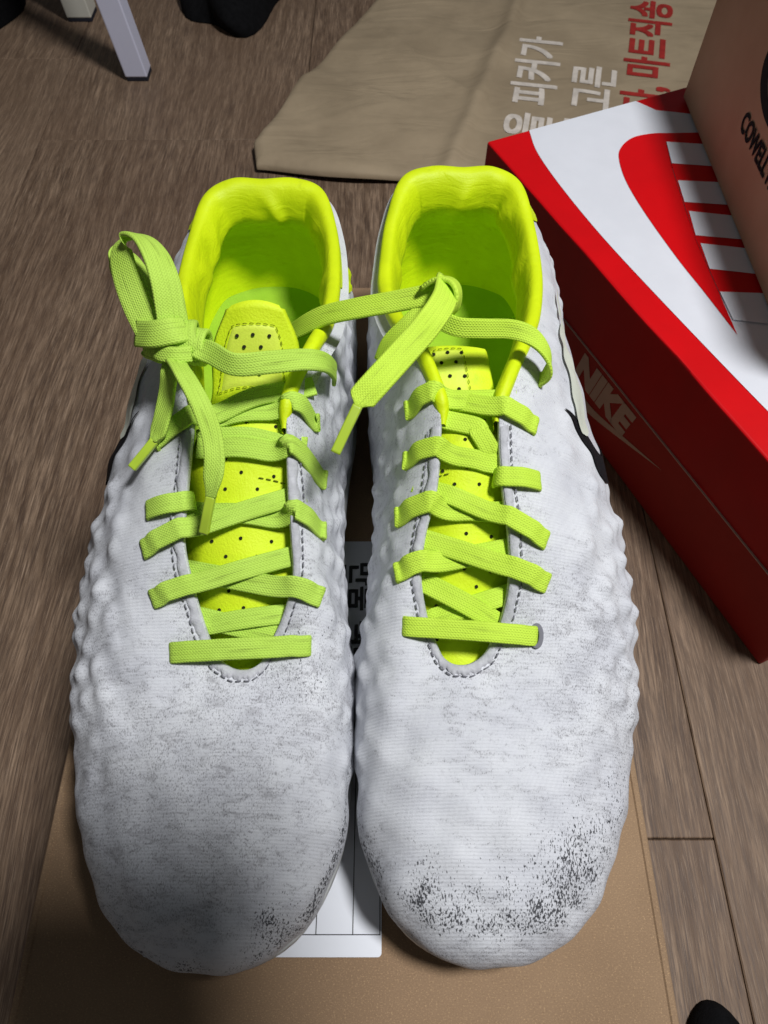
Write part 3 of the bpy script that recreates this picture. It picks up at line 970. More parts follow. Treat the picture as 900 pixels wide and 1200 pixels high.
    ve = np.arcsin(np.clip(.0031 / dist, 0, 1)) / (math.pi / 2) * VW * (1 + .12 * np.sin(aa * 6.3) + .08 * np.sin(aa * 15.1))
    rows = [on_upper(aa, ve * f, o_) for f, o_ in ((0, .0003), (.12, .0007), (.5, .0008), (.88, .0007), (1.0, -.0003))]
    add('throat_edging', np.stack(rows, 1).reshape(-1, 3), grid_faces(420, 5), M_edge, upper)
    trees = (BVHTree.FromPolygons([tuple(p) for p in UP.reshape(-1, 3)], grid_faces(NA, NV, True)), BVHTree.FromPolygons([tuple(p) for p in Tg.reshape(-1, 3)], grid_faces(nu, nvv)))
    return root, add, trees, upper

BOOTS = {}
BOOTS['bright'] = make_boot('bright', False, 'white football boot with bright lime laces and black-scuffed toe, next to the red shoe box', (BASE[0], BASE[1], BT), M_lace_r)
BOOTS['dull'] = make_boot('dull', True, 'white football boot with knotted lace loop standing up on its outer side and greyer toe', (-.0195 - BASE[0], BASE[1] - .0015, BT), M_lace_l)
BOOTS['dull'][0].rotation_euler = (0, 0, -.006)
SEGS_DULL = [
    ('ee', 1, [(0.0454, 0.0841, 0.0603), (0.0046, 0.0861, 0.0615)]),
    ('uu', 0, [(0.0399, 0.0962, 0.065), (0.0128, 0.0901, 0.062)]),
    ('uu', 1, [(0.037, 0.0936, 0.0538), (0.0105, 0.0972, 0.0657)]),
    ('eu', 0, [(0.0012, 0.1004, 0.0671), (0.0427, 0.1085, 0.0732)]),
    ('eu', 1, [(0.052, 0.0995, 0.0672), (0.0087, 0.1127, 0.076)]),
    ('eu', 0, [(0.0001, 0.1223, 0.0712), (0.0421, 0.1245, 0.0731)]),
    ('eu', 1, [(0.0555, 0.1136, 0.0739), (0.0104, 0.129, 0.0853)]),
    ('ee', 0, [(0.0547, 0.1247, 0.079), (0.0394, 0.1214, 0.09)]),
    ('eu', 1, [(0.0004, 0.1416, 0.0719), (0.0358, 0.1423, 0.0854)]),
    ('uu', 0, [(0.036, 0.1463, 0.0865), (0.0104, 0.1449, 0.0913)]),
    ('eu', 0, [(0.0032, 0.1565, 0.084), (0.0327, 0.1524, 0.0903)]),
    ('eu', 1, [(0.0532, 0.1463, 0.0868), (0.0082, 0.163, 0.0958)]),
]
SEGS_BRIGHT = [
    ('ee', 1, [(0.0075, 0.0902, 0.0634), (0.0466, 0.0877, 0.0617)]),
    ('uu', 0, [(0.0394, 0.101, 0.068), (0.0152, 0.0941, 0.0562)]),
    ('uu', 1, [(0.0138, 0.1036, 0.0625), (0.0373, 0.0926, 0.0625)]),
    ('eu', 0, [(0.0049, 0.1057, 0.07), (0.0404, 0.1133, 0.0666)]),
    ('eu', 1, [(0.0504, 0.1028, 0.0691), (0.0118, 0.1159, 0.0778)]),
    ('eu', 0, [(0.0044, 0.1236, 0.0743), (0.0378, 0.1229, 0.0807)]),
    ('eu', 1, [(0.0504, 0.1149, 0.0752), (0.0143, 0.1304, 0.0851)]),
    ('eu', 0, [(0.0073, 0.141, 0.0813), (0.0347, 0.1367, 0.0836)]),
    ('ee', 0, [(0.0487, 0.1319, 0.0828), (0.0372, 0.1312, 0.0863)]),
    ('uu', 0, [(0.019, 0.1505, 0.0886), (0.0293, 0.1473, 0.0892), (0.0351, 0.1389, 0.0842)]),
    ('eu', 1, [(0.0486, 0.15, 0.0884), (0.0255, 0.1563, 0.0911)]),
    ('eu', 1, [(0.0083, 0.1575, 0.0871), (0.0385, 0.1575, 0.0945)]),
]

CAMN = np.array([0, -.52, .85])          # towards the viewer's side: the way the loose ends lie
def lace_piece(B, trees, kinds, over, pts, w=.0067, th=.0016):
    up_t, tg_t = trees
    P = [np.array(p) for p in pts]
    def under(p):
        h = tg_t.ray_cast(Vector((p[0], p[1], .2)), Vector((0, 0, -1)))
        p = p.copy()
        p[2] = h[0].z + .0013 if h[0] is not None else p[2] - .003
        nb = up_t.find_nearest(Vector((p[0], p[1], p[2] + .004)))      # tucked just below the edge of the eyestay
        if nb[0] is not None and nb[3] < .010: p[2] = max(p[2], nb[0].z - .0030)
        return p
    def nrm(p):
        h = up_t.find_nearest(Vector(p))
        n = np.array(h[1]); n = n if n[2] > 0 else -n
        return n
    for q in (0, -1):
        if kinds[q] == 'e': P[q] = np.array(up_t.find_nearest(Vector(P[q]))[0])
    a, b = P[0], P[-1]
    d = (b - a) / np.linalg.norm(b - a)
    keys = []; ups = []
    U0 = np.array([0, -.38, .92])
    if kinds[0] == 'e':
        n = nrm(a)
        keys += [a - d * .0013 - n * .0034, a - d * .0013 - n * .0008, a - d * .0004 + n * .0009, a + d * .0020 + n * .0018]; ups += [-d, n * .2 - d, n - d * .7, n - d * .1]
    else:
        q = under(a); keys += [q - d * .0050 + [0, 0, -.0012], q]; ups += [U0, U0]
    for m in P[1:-1]:
        keys.append(under(m) + [0, 0, .001]); ups.append(U0)
    if kinds[1] == 'e':
        n = nrm(b)
        e_keys = [b - d * .0020 + n * .0018, b + d * .0004 + n * .0009, b + d * .0013 - n * .0008, b + d * .0013 - n * .0034]; e_ups = [n + d * .1, n + d * .7, n * .2 + d, d]
    else:
        q = under(b); e_keys = [q, q + d * .0050 + [0, 0, -.0012]]; e_ups = [U0, U0]
    # points along the middle: straight pull, raised over the eyestay edge and the tongue
    k0, k1 = keys[-1], e_keys[0]
    ln = np.linalg.norm(k1 - k0)
    nmid = max(4, int(ln / .0022))
    side = np.cross(d, [0, 0, 1.0]); side /= np.linalg.norm(side)
    mids = []
    for i in range(1, nmid):
        t = i / nmid
        mids.append(k0 + (k1 - k0) * t + np.array([0, -.3, .95]) * (.0010 + .0016 * over) * math.sin(math.pi * t))
    lift = [(-1, None)] * len(mids)
    def drop(tr, p):
        best = None
        for o_ in (-.0032, -.0016, 0, .0016, .0032):
            h = tr.ray_cast(Vector((p[0] + side[0] * o_, p[1] + side[1] * o_, .2)), Vector((0, 0, -1)))
            if h[0] is not None and (best is None or h[0].z > best): best = h[0].z
        return best
    def climb(order):
        gone = 0
        for i in order:
            z_ = drop(up_t, mids[i])
            c_ = up_t.ray_cast(Vector((mids[i][0], mids[i][1], .2)), Vector((0, 0, -1)))[0]
            if c_ is None:
                gone += 1
                if gone > 1: break
            if z_ is not None: lift[i] = (z_ + .0012 + .0006 * over, nrm(mids[i]))
    if kinds[0] == 'e': climb(range(len(mids)))
    if kinds[1] == 'e': climb(range(len(mids) - 1, -1, -1))
    zs = np.array([m[2] for m in mids]); need = zs.copy()
    for i, m in enumerate(mids):
        if lift[i][0] > 0: need[i] = max(need[i], lift[i][0])
        h = tg_t.ray_cast(Vector((m[0], m[1], .2)), Vector((0, 0, -1)))
        if h[0] is not None: need[i] = max(need[i], h[0].z + .0012 + .0012 * over)
    # a taut lace hangs straight between its high points: upper hull, slightly relaxed
    zz = need.copy()
    for _ in range(6):
        sm_ = zz.copy(); sm_[1:-1] = (zz[:-2] + 2 * zz[1:-1] + zz[2:]) / 4
        zz = np.maximum(sm_, need)
    for i, m in enumerate(mids):
        m[2] = zz[i]
        keys.append(m); ups.append(U0 if lift[i][1] is None else lift[i][1] * .75 + U0 * .25)
    keys += e_keys; ups += e_ups
    keys = np.array(keys)
    n = max(30, int(np.linalg.norm(np.diff(keys, axis=0), axis=1).sum() / .0008))
    path = dense(keys, n); uu = dense(np.array([np.asarray(u, float) for u in ups]), n)
    uu /= np.linalg.norm(uu, axis=1, keepdims=True)
    # sideways twist a little so that no two runs look alike
    r = random.uniform(-.10, .10)
    uu[:, 1] += r
    B.add(*sweep(path, uu, w * random.uniform(.94, 1.03), th))

def free_piece(B, conv, pts, ups, w=.0070, th=.0017, wfun=None, n=None):
    K = np.array([conv(np.array(p)) for p in pts])
    U = np.array([conv(np.asarray(u, float), True) for u in ups])
    n = n or max(24, int(np.linalg.norm(np.diff(K, axis=0), axis=1).sum() / .0010))
    if len(U) == 1: uu = np.repeat(U, n, 0)
    else: uu = dense(U, n)
    uu = uu / np.linalg.norm(uu, axis=1, keepdims=True)
    B.add(*sweep(dense(K, n), uu, w, th, wfun=wfun))

def ring_piece(B, c, axis, r, w, th, squash=(1, 1), start=0, sweep_deg=360):
    axis = np.asarray(axis, float); axis /= np.linalg.norm(axis)
    e1 = np.cross(axis, [0, 0, 1.0]); e1 /= np.linalg.norm(e1); e2 = np.cross(e1, axis)
    path, ups = [], []
    for i in range(49):
        t = rad(start + sweep_deg * i / 48)
        q = e1 * math.cos(t) * squash[0] + e2 * math.sin(t) * squash[1]
        path.append(np.asarray(c) + q * r + axis * (i / 48 - .5) * w * .25); ups.append(q)
    B.add(*sweep(path, ups, w, th))

conv_dull = lambda p, vec=False: np.array([-p[0], p[1], p[2]]) if vec else np.array([-.0195 - p[0], p[1] + .0015, p[2]])
conv_bright = lambda p, vec=False: np.array(p)

def lace_obj(tag, name, B, mat, parent):
    return BOOTS[tag][1](name, B.V, B.F, mat, parent, {'wuv': np.array(B.U)})

# ---- laces of the boot with the standing loop
random.seed(3)
root, add, trees, upper = BOOTS['dull']
B = Bunch()
for kinds, over, pts in SEGS_DULL:
    lace_piece(B, trees, kinds, over, pts)
UPW = CAMN
free_piece(B, conv_dull, [(-0.05747, 0.16216, 0.1115), (-0.05268, 0.15907, 0.1125), (-0.04489, 0.15363, 0.1135), (-0.03415, 0.15558, 0.1125), (-0.02522, 0.16037, 0.1085), (-0.01924, 0.16534, 0.1020), (-0.01713, 0.17214, 0.0905), (-0.01757, 0.17482, 0.0845)],
           [(0, -.2, 1), (0, -.7, .7), (0, -.8, .6), (0, -.6, .8), (0, -.5, .85), (.3, -.4, .8), (.9, -.2, .4), (1, 0, 0)])
lace = lace_obj('dull', 'lace', B, M_lace_l, root)
B = Bunch()
free_piece(B, conv_dull, [(-0.06443, 0.15861, 0.1100), (-0.06012, 0.15079, 0.1125), (-0.05598, 0.14391, 0.1120), (-0.05207, 0.13645, 0.1105), (-0.04972, 0.13019, 0.1085), (-0.04877, 0.12439, 0.1060), (-0.04949, 0.11967, 0.1020), (-0.05051, 0.11667, 0.0975)],
           [(.5, -.5, .7), (.55, -.4, .7), (.5, -.4, .7), (.3, -.5, .8), (.1, -.5, .85), (.1, -.5, .85), (0, -.5, .85), (0, -.5, .85)], wfun=lambda t: (.86 - .42 * smoothstep(np.float64(t), .80, 1.0), 1 + .5 * smoothstep(np.float64(t), .8, 1)))
free_piece(B, conv_dull, [(-0.06609, 0.16119, 0.1080), (-0.06686, 0.15594, 0.1060), (-0.06863, 0.15244, 0.1000), (-0.07035, 0.14749, 0.0955), (-0.07213, 0.14441, 0.0920), (-0.07344, 0.14252, 0.0900)],
           [(-.3, -.4, .8), (-.35, -.4, .8), (-.4, -.4, .8), (-.4, -.4, .8), (-.4, -.4, .8), (-.4, -.4, .8)], wfun=lambda t: (.95 - .5 * smoothstep(np.float64(t), .75, 1.0), 1 + .5 * smoothstep(np.float64(t), .8, 1)))
lace_obj('dull', 'hanging_lace_end', B, M_lace_l, lace)
for pts in ([(-0.05051, 0.11667, 0.0975), (-0.05176, 0.11295, 0.0940), (-0.05336, 0.10944, 0.0890)], [(-0.07344, 0.14252, 0.0900), (-0.07666, 0.13893, 0.0880), (-0.08052, 0.13503, 0.0855)]):
    B = Bunch(); free_piece(B, conv_dull, pts, [(0, -.5, .85)], .0029, .0027)
    lace_obj('dull', 'aglet', B, M_aglet, lace)
B = Bunch()
kc = conv_dull(np.array((-0.06350, 0.16711, 0.1090))); kl = conv_dull(np.array((-0.07052, 0.16821, 0.1075))); kr = conv_dull(np.array((-0.05774, 0.16541, 0.1085)))
ring_piece(B, kc, (1, -.05, .05), .0060, .0092, .0020, (1.05, .95))
ring_piece(B, kr, (1, .15, .0), .0052, .0044, .0019, (1.0, .95))
ring_piece(B, kl, (1, .55, -.1), .0054, .0062, .0020, (1.1, .9))
free_piece(B, conv_dull, [(-0.06117, 0.16713, 0.1145), (-0.06501, 0.16439, 0.1165), (-0.07115, 0.16446, 0.1150), (-0.07776, 0.16881, 0.1110)], [(0, -.4, .9), (-.1, -.5, .85), (-.3, -.5, .8), (-.7, -.4, .6)], .0085, .0019)
free_piece(B, conv_dull, [(-0.05942, 0.16014, 0.1110), (-0.06398, 0.15884, 0.1120), (-0.06894, 0.16050, 0.1110), (-0.07170, 0.16456, 0.1090)], [(0, -.6, .8), (-.1, -.6, .8), (-.3, -.6, .75), (-.6, -.5, .6)], .0050, .0019)
lace_obj('dull', 'knot', B, M_lace_l, lace)
B = Bunch()
# standing bow: right band, over the top, left band facing the viewer
free_piece(B, conv_dull, [(-0.06513, 0.16645, 0.1130), (-0.06567, 0.17120, 0.1180), (-0.06699, 0.17767, 0.1240), (-0.06989, 0.18444, 0.1280), (-0.07432, 0.19066, 0.1290), (-0.07986, 0.19481, 0.1270), (-0.08330, 0.19250, 0.1240), (-0.08184, 0.18535, 0.1200), (-0.07831, 0.17708, 0.1160), (-0.07376, 0.16901, 0.1130)],
           [(.30, -.5, .8), (.40, -.5, .8), (.55, -.4, .7), (.6, -.1, .7), (.30, .5, .7), (-.2, .7, .6), (-.5, -.1, .8), (-.35, -.5, .8), (-.25, -.5, .8), (-.2, -.5, .8)], .0094, .0018)
free_piece(B, conv_dull, [(-0.07123, 0.17094, 0.1085), (-0.07705, 0.18053, 0.1110), (-0.08321, 0.18906, 0.1140), (-0.08723, 0.19159, 0.1160), (-0.08956, 0.19590, 0.1165), (-0.08945, 0.20317, 0.1150), (-0.08538, 0.20264, 0.1130), (-0.07782, 0.18843, 0.1110), (-0.07089, 0.17306, 0.1090)],
           [(-.2, -.5, .8), (-.3, -.5, .8), (-.6, -.3, .7), (-.9, -.1, .4), (-1, .1, .2), (-.3, .8, .4), (.5, .5, .6), (.4, -.4, .8), (.2, -.5, .8)], .0066, .0017)
lace_obj('dull', 'bow_loop', B, M_lace_l, lace)

# ---- laces of the other boot
root, add, trees, upper = BOOTS['bright']
B = Bunch()
for kinds, over, pts in SEGS_BRIGHT:
    lace_piece(B, trees, kinds, over, pts)
lace = lace_obj('bright', 'lace', B, M_lace_r, root)
B = Bunch()
free_piece(B, conv_bright, [(-0.03588, 0.19592, 0.0830), (-0.02940, 0.19068, 0.0920), (-0.02034, 0.18819, 0.1000), (-0.00849, 0.18548, 0.1060), (0.00416, 0.18381, 0.1105), (0.01497, 0.18202, 0.1150), (0.02166, 0.18290, 0.1170)],
           [(0, -.45, .9)], .0072, .0018)
free_piece(B, conv_bright, [(0.01991, 0.18337, 0.1190), (0.01819, 0.17225, 0.1215), (0.01267, 0.16146, 0.1215), (0.00497, 0.15128, 0.1200), (-0.00196, 0.14248, 0.1185), (-0.00587, 0.13846, 0.1165), (-0.00758, 0.13625, 0.1150)],
           [(.5, -.4, .75), (.35, -.45, .8), (.2, -.5, .85), (.1, -.5, .85), (0, -.5, .85), (0, -.5, .85), (0, -.5, .85)], .0084, .0018,
           wfun=lambda t: (1 - .66 * smoothstep(np.float64(t), .84, 1.0), 1 + .5 * smoothstep(np.float64(t), .85, 1)))
free_piece(B, conv_bright, [(0.01250, 0.18386, 0.1165), (0.01715, 0.18339, 0.1200), (0.02132, 0.18166, 0.1205), (0.02310, 0.17760, 0.1190), (0.02226, 0.17550, 0.1150), (0.01961, 0.17592, 0.1110)],
           [(-.3, .5, .8), (0, .6, .8), (.5, .4, .8), (.9, 0, .4), (.8, -.4, .2), (.6, -.6, 0)], .0062, .0018)
free_piece(B, conv_bright, [(0.01679, 0.17488, 0.1120), (0.02274, 0.17026, 0.1125), (0.03099, 0.17103, 0.1110), (0.04098, 0.17319, 0.1085), (0.04788, 0.17230, 0.1060), (0.05270, 0.16942, 0.1020), (0.05448, 0.16698, 0.0970), (0.05282, 0.16749, 0.0910), (0.05107, 0.16999, 0.0860)],
           [(0, -.8, .6), (0, -.85, .5), (0, -.8, .6), (.1, -.75, .6), (.5, -.5, .7), (.8, -.2, .6), (.9, .1, .5), (.6, -.3, .75), (.5, -.3, .8)], .0062, .0016)
free_piece(B, conv_bright, [(0.01501, 0.17994, 0.1130), (0.00772, 0.17572, 0.1075), (0.00224, 0.17357, 0.1020), (-0.00057, 0.17146, 0.0950)], [(-.2, -.4, .85)], .0066, .0016)
lace_obj('bright', 'loose_lace_end', B, M_lace_r, lace)
B = Bunch()
free_piece(B, conv_bright, [(-0.00758, 0.13625, 0.1150), (-0.01051, 0.13089, 0.1120), (-0.01394, 0.12476, 0.1080)], [(0, -.5, .85)], .0030, .0028)
lace_obj('bright', 'aglet', B, M_aglet, lace)
# worn eyelet at the end of the lowest run
B = Bunch()
e = np.array(SEGS_BRIGHT[0][2][1]); hit = trees[0].find_nearest(Vector(e)); nn_ = np.array(hit[1]); nn_ = nn_ if nn_[2] > 0 else -nn_
ring_piece(B, e + nn_ * .0004 + [.0012, 0, 0], nn_, .0026, .0012, .0016, (.55, 1.25))
add('eyelet', B.V, B.F, M_stitch, upper)


# ------------------------------------------------------------------ red shoe box
NDIR = (0.912, 0.410); ROT = math.atan2(NDIR[1], NDIR[0])
rb = thing('shoe_box', 'red shoe box with white and red printed lid beside the boots', 'shoe box', (0.21, 0.141, 0), ROT)
# local x across the box (away from the boots), local y along it
BW, BL, BH, LIP = 0.205, 0.348, 0.114, 0.061
pts_box('box_body', (0.0016, 0.0016, 0.0004), (BW - .0016, BL - .0016, BH - .004), M_redbody, rb, 0.0012, 2)
lid = pts_box('lid', (0, 0, LIP), (BW, BL, BH), M_red, rb, 0.0014, 3)
bm = bmesh.new(); bm.from_mesh(lid.data)
bmesh.ops.subdivide_edges(bm, edges=[e for e in bm.edges if e.calc_length() > .03], cuts=26, use_grid_fill=True)
from mathutils import noise as mnoise
for v in bm.verts:      # soft dents of a handled lid, none on the printed top face itself
    c = v.co
    if c.z < BH - .0004 and c.z > LIP + .0005:
        v.co.x += .0006 * mnoise.noise(Vector((c.x * 4, c.y * 28, c.z * 14)))
    elif c.z <= LIP + .0005:
        v.co.z += .0007 * mnoise.noise(Vector((c.x * 12, c.y * 22, 3)))
        v.co.x += -.0006 if c.x < .01 else 0
bm.to_mesh(lid.data); bm.free()
lid.data.materials.append(M_redshade)
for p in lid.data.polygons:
    if p.normal.z < 0.5: p.material_index = 1  # all but the top takes the shade-darkened red
def poly(name, pts, mat, parent, z, M=None):
    bm = bmesh.new()
    f = bm.faces.new([bm.verts.new((x, y, z)) for x, y in pts])
    bmesh.ops.triangulate(bm, faces=[f])
    bmesh.ops.recalc_face_normals(bm, faces=bm.faces)
    for f in bm.faces:
        if f.normal.z < 0: f.normal_flip()
    if M is not None: bmesh.ops.transform(bm, matrix=M, verts=bm.verts)
    return bm_obj(name, bm, mat, parent)
cv = lambda K, n=30: [tuple(p) for p in dense(K, n)]
edge = cv([(.0310, .3470), (.0235, .3230), (.0190, .2860), (.0165, .2370), (.0168, .1810), (.0185, .1110), (.0205, .0600), (.0230, .0010)], 60)
poly('white_panel', edge + [(BW - .002, .001), (BW - .002, .30), (.150, .3120), (.1215, .3320), (.1150, .3470)], M_boxwhite, lid, BH + .0003)
sw = cv([(.1400, .2950), (.1161, .3050), (.1026, .3104), (.0883, .3117), (.0756, .3058), (.0675, .2962), (.0585, .2747), (.0514, .2438), (.0450, .2025), (.0422, .1749), (.0381, .1400)], 60)
poly('red_check', sw + [(.0490, .1695), (.0540, .1835), (.0640, .2105), (.0765, .2390), (.0925, .2740), (.1053, .2982), (.1167, .2911), (.150, .2700)], M_red, lid, BH + .0006)
# the white bars cut across the check
RS = cv([(.0395, .1445), (.0490, .1700), (.0540, .1835), (.0640, .2105), (.0765, .2390), (.0925, .2740), (.1053, .2982)], 40)
poly('red_ground', [(.0490, .1690), (.0640, .2105), (.0765, .2385), (.0925, .2735), (.1053, .2982), (.1700, .2600), (.1250, .1300), (.0900, .1450)], M_red, lid, BH + .0009)
for b in ([(.1053, .2982), (.1600, .2660), (.1480, .2400), (.0928, .2737)], [(.0878, .2616), (.1480, .2290), (.1340, .2050), (.0771, .2388)],
          [(.0761, .2343), (.1300, .1980), (.1200, .1760), (.0644, .2106)], [(.0645, .2075), (.1200, .1700), (.1090, .1470), (.0543, .1837)],
          [(.0495, .1701), (.1100, .1390), (.0960, .1080), (.0412, .1455)]):
    b = [b[0], b[1], tuple(b[1][q] + (b[2][q] - b[1][q]) * .84 for q in (0, 1)), tuple(b[0][q] + (b[3][q] - b[0][q]) * .84 for q in (0, 1))]
    poly('white_bar', b, M_boxwhite, lid, BH + .0012)
pts_box('lip_edge', (-.0009, .001, LIP - .0004), (.0002, BL - .001, LIP + .0002), M_boxgrey, lid, 0)
# word and check printed on the long side below the lid (side faces -x in the box's own axes)
body = [o for o in rb.children if o.name.startswith('box_body')][0]
SIDE = Matrix(((0, 0, -1, .0013), (-1, 0, 0, 0), (0, 1, 0, 0), (0, 0, 0, 1)))   # text x -> -y, text y -> +z, outward -x
text_mesh('side_lettering', 'NIKE', .0300, M_boxgrey, SIDE @ TR(-.2100, .0315, 0), body, bold=.0019, xscale=.86, shear=.22)
swo = cv([(-.2080, .0300), (-.2065, .0215), (-.1960, .0160), (-.1820, .0175), (-.1530, .0275), (-.1160, .0415)], 24) + cv([(-.1160, .0415), (-.1500, .0320), (-.1780, .0245), (-.1920, .0235), (-.1990, .0260), (-.2080, .0300)], 24)[1:-1]
poly('side_check', swo, M_boxgrey, body, 0, SIDE)

# ------------------------------------------------------------------ brown box standing on the shoe box
cb = thing('cardboard_box', 'plain brown box with black lettering standing on the red shoe box', 'cardboard box', (0.205, 0.5075, BH + .0016), rad(.9))
pts_box('box_body', (0, -.262, 0), (.150, 0, .135), M_cowell, cb, .0012, 2)
CS = Matrix(((0, 0, -1, -.0003), (-1, 0, 0, 0), (0, 1, 0, 0), (0, 0, 0, 1)))
text_mesh('box_lettering', 'COWELL FASHION', .0150, M_check, CS @ TR(.0935, .0345, 0), cb, thick=.0008, xscale=.78)
# thick open ring of the printed emblem
ring = []
cy, cz, ro, ri = .123, .0735, .0335, .0225
V, F = [], []
nn = 60
for i in range(nn + 1):
    an = rad(40 + 280 * i / nn)
    tw = 1.0 + .25 * math.cos(an)
    for rr in (ro, ri * (1 - .06 * math.cos(an))):
        V.append((-.0003, -(cy + 1.0 * rr * math.cos(an)), cz + .62 * rr * math.sin(an)))
for i in range(nn):
    F.append((2 * i, 2 * i + 1, 2 * i + 3, 2 * i + 2))
mesh_obj('box_emblem', V, F, M_check, cb, smooth=False)

# ------------------------------------------------------------------ kraft paper bag on the floor
bag = thing('paper_bag', 'flattened kraft paper bag with white and red lettering behind the boots', 'paper bag', (0.1, 0.75, 0))
def bag_h(x, y):
    # x,y world; puffed left panel, ridge of the folded gusset, flat printed panel
    ridge_x = .073 + (y - .62) * .31
    d = x - ridge_x
    e = np.minimum(np.clip((x + .125 + (.64 - y) * .0) / .05, 0, 1), 1)
    left = .008 + .0025 * np.sin(x * 38 + y * 21) * np.sin(y * 30 - x * 12) + .0015 * np.sin((x * .8 + y) * 60)
    left = left * np.where(d < 0, 1, 0)
    for cx_, cy_, ang_, am_, wd_ in ((.02, .78, 2.2, .0030, .006), (-.01, .70, 2.5, .0022, .005), (.06, .72, 2.35, .0026, .005), (.03, .88, 2.9, .0020, .006), (-.05, .66, .3, .0016, .004)):
        dd = (x - cx_) * math.sin(ang_) - (y - cy_) * math.cos(ang_); al = (x - cx_) * math.cos(ang_) + (y - cy_) * math.sin(ang_)
        left = left + np.where(d < 0, 1, 0) * am_ * np.exp(-np.abs(dd) / wd_) * np.exp(-(al / .09) ** 2)
    rd = .006 * np.exp(-((d + .006) / .010) ** 2)
    right = .006 + .0 * x
    base = np.where(d < -.004, left, right)
    w = smoothstep(d, -.012, .004)
    base = left * (1 - w) + right * w
    return base + rd
nx, ny = 190, 170
outl_left = lambda y: np.interp(y, [0.5928, 0.6228, 0.7342, 0.7402, 0.8819, 1.4], [-0.1112, -0.1162, -0.0794, -0.0734, -0.0092, 0.2343])
V = []
for i in range(nx):
    u = i / (nx - 1)
    for j in range(ny):
        w = j / (ny - 1)
        w = w ** 1.15
        y = 0.5928 - .016 * smoothstep(u, 0, .18) + .006 * smoothstep(u, .18, .5) + w * .78
        x0 = float(outl_left(y)); x = x0 + (.62 - x0) * u ** 1.2
        h = float(bag_h(np.array(x), np.array(y)))
        edge = min(1, min(u / .02, w / .012, 1))
        V.append((x - .1, y - .75, .0035 + h * (.55 + .45 * edge ** .6)))
F = grid_faces(nx, ny)
nb = len(V)
# skirt down to the floor so that the bag is a closed pouch
border = [i * ny for i in range(nx)] + [(nx - 1) * ny + j for j in range(1, ny)] + [i * ny + ny - 1 for i in range(nx - 2, -1, -1)] + [j for j in range(ny - 2, 0, -1)]
for b in border:
    x, y, z = V[b]; V.append((x, y, max(.0006, z - .0035)))
for i in range(len(border)):
    j = (i + 1) % len(border)
    F.append((border[i], nb + i, nb + j, border[j]))
sheet = mesh_obj('bag_sheet', V, F, M_bag, bag)
# lower sheet of the pouch
mesh_obj('bag_back_sheet', [(-.205, -.138, .0004), (.52, -.138, .0004), (.52, .62, .0004), (.12, .62, .0004), (-.16, .02, .0004)], [(0, 1, 2, 3, 4)], M_bag, bag, smooth=False)
def bag_text(body, size, mat, x, y, ang, xs=1.0, bold=.0):
    return text_mesh('bag_lettering', body, size, mat, TR(x - .1, y - .75, .0099) @ RZ(ang), sheet, thick=bold, xscale=xs, align='RIGHT')
bag_text('신선을 피커가', .047, M_inkbag_w, .1785, .800, 79, 0.96, .0020)
bag_text('전문가가 고른', .047, M_inkbag_w, .2250, .745, 78, 0.90, .0020)
bag_text('다, 마트직송', .047, M_inkbag_r, .3050, .874, 77, 0.90, .0024)

# ------------------------------------------------------------------ furniture legs and dark things at the back
tb = thing('side_table', 'cool white square table leg standing on the floor behind the boots', 'table', (-.2420, .7400, 0))
def leg(parent, x, y, w, d, h, mat, splay=(0, 0)):
    bm = bmesh.new(); bm_box(bm, (-w / 2, 0, .004), (w / 2, d, h), .0012, 2)
    for v in bm.verts:
        f = (v.co.z) / h; v.co.x += splay[0] * f; v.co.y += splay[1] * f
    o = bm_obj('leg', bm, mat, parent); o.location = (x, y, 0)
    bm = bmesh.new(); bm_box(bm, (-w / 2 + .0004, .0006, 0), (w / 2 - .0004, d - .0006, .0038), .0005, 1)
    f = bm_obj('foot_cap', bm, M_rubber, o)
    return o
for x, y in ((0, 0), (-.46, 0), (0, .34), (-.46, .34)):
    leg(tb, x, y, .0215, .0215, .44, M_legwhite, (-.045 if x == 0 else .045, 0))
pts_box('table_top', (-.52, -.02, .4402), (.02, .38, .458), M_legwhite, tb, .002, 2)
ch = thing('cream_stand', 'cream square leg behind the cool white table leg', 'stand', (-.3230, .8550, 0))
for x, y in ((0, 0), (-.30, 0), (0, .30), (-.30, .30)):
    leg(ch, x, y, .0260, .0260, .36, M_legcream, (-.02 if x == 0 else .02, 0))
pts_box('stand_top', (-.335, -.015, .3602), (.005, .34, .376), M_legcream, ch, .002, 2)

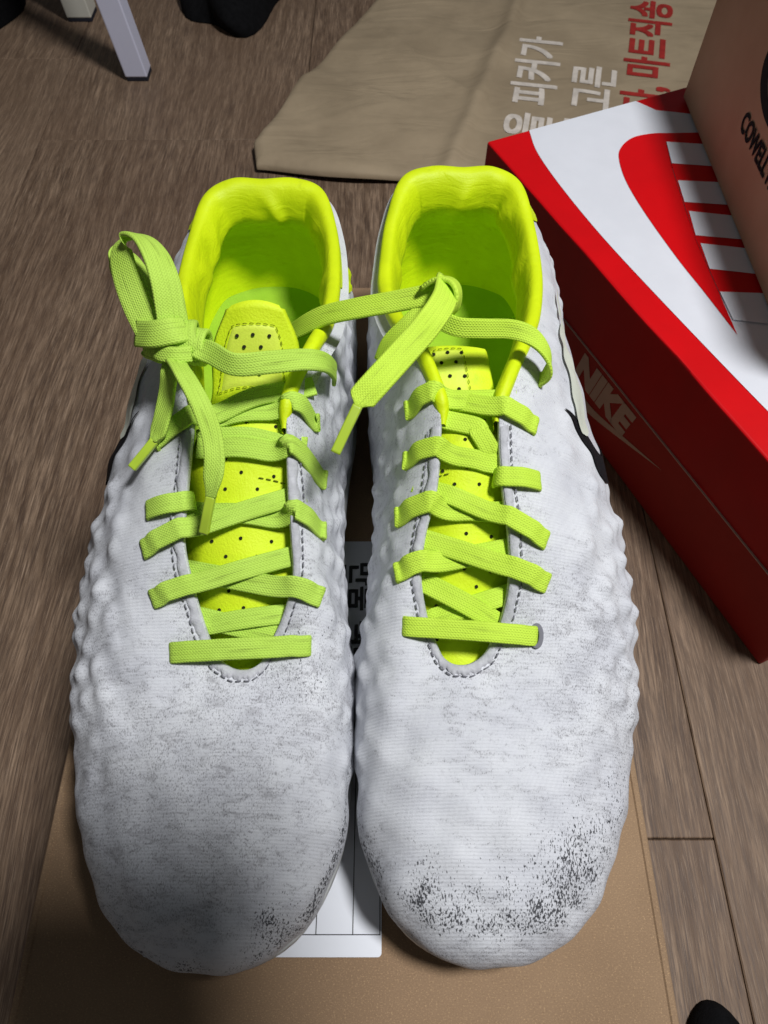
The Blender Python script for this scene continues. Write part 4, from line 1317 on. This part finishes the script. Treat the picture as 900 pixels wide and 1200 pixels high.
def lump(name, label, loc, r, seed, cat):
    rr = np.random.default_rng(seed)
    nu, nv = 64, 30
    V = []
    ph = rr.uniform(0, 6, 8)
    for i in range(nu):
        th = 2 * math.pi * i / nu
        for j in range(nv):
            f = j / (nv - 1) * math.pi / 2
            k = 1 + .10 * math.sin(3 * th + ph[0]) + .07 * math.sin(5 * th + ph[1] + 2 * f) + .05 * math.sin(7 * th + 4 * f + ph[2])
            V.append((r[0] * k * math.cos(th) * math.cos(f) ** .7, r[1] * k * math.sin(th) * math.cos(f) ** .7,
                      .001 + r[2] * math.sin(f) ** .9 * (1 + .12 * math.sin(4 * th + ph[3] + 5 * f))))
    o = mesh_obj(name, V, grid_faces(nu, nv, True, True), M_matteblack)
    o.location = loc
    o['label'] = label; o['category'] = cat
    return o
lump('black_lump', 'crumpled black lump on the floor behind the boots, between table leg and paper bag', (-.160, .985, 0), (.076, .145, .045), 3, 'bag')  # black lump of no particular kind
lump('cloth_bundle', 'crumpled black cloth bundle at the far corner beyond the cream leg', (-.470, .880, 0), (.072, .11, .10), 8, 'cloth')

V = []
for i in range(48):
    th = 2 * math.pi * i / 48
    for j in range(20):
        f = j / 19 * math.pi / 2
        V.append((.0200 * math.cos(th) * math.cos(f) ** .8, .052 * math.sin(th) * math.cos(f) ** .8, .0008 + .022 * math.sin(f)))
sl = mesh_obj('shadow_blob', V, grid_faces(48, 20, True, True), M_matteblack)  # invented dark lump standing in for a soft floor patch taken as shadow
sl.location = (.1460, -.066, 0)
sl['label'] = 'dark rounded lump added in place of a soft shadow beside the carton, at the bottom edge'; sl['category'] = 'shadow_blob'

# ------------------------------------------------------------------ the phone that takes the picture (its shadow lies on one toe)
ph = thing('smartphone', 'dark smartphone above the boots whose soft shadow falls on the greyer toe', 'phone', (0, 0, CAM_H))
ph.rotation_euler = (rad(31.4), 0, 0)
M_phone = mat_plain('phone_glass', (0.03, 0.03, 0.035, 1), 0.3, 0.5)
pts_box('phone_body', (-.012, -.115, .004), (.078, .055, .013), M_phone, ph, .003, 3)
pts_box('phone_screen', (-.009, -.112, .0132), (.075, .052, .0136), M_black, ph, .0001, 1)
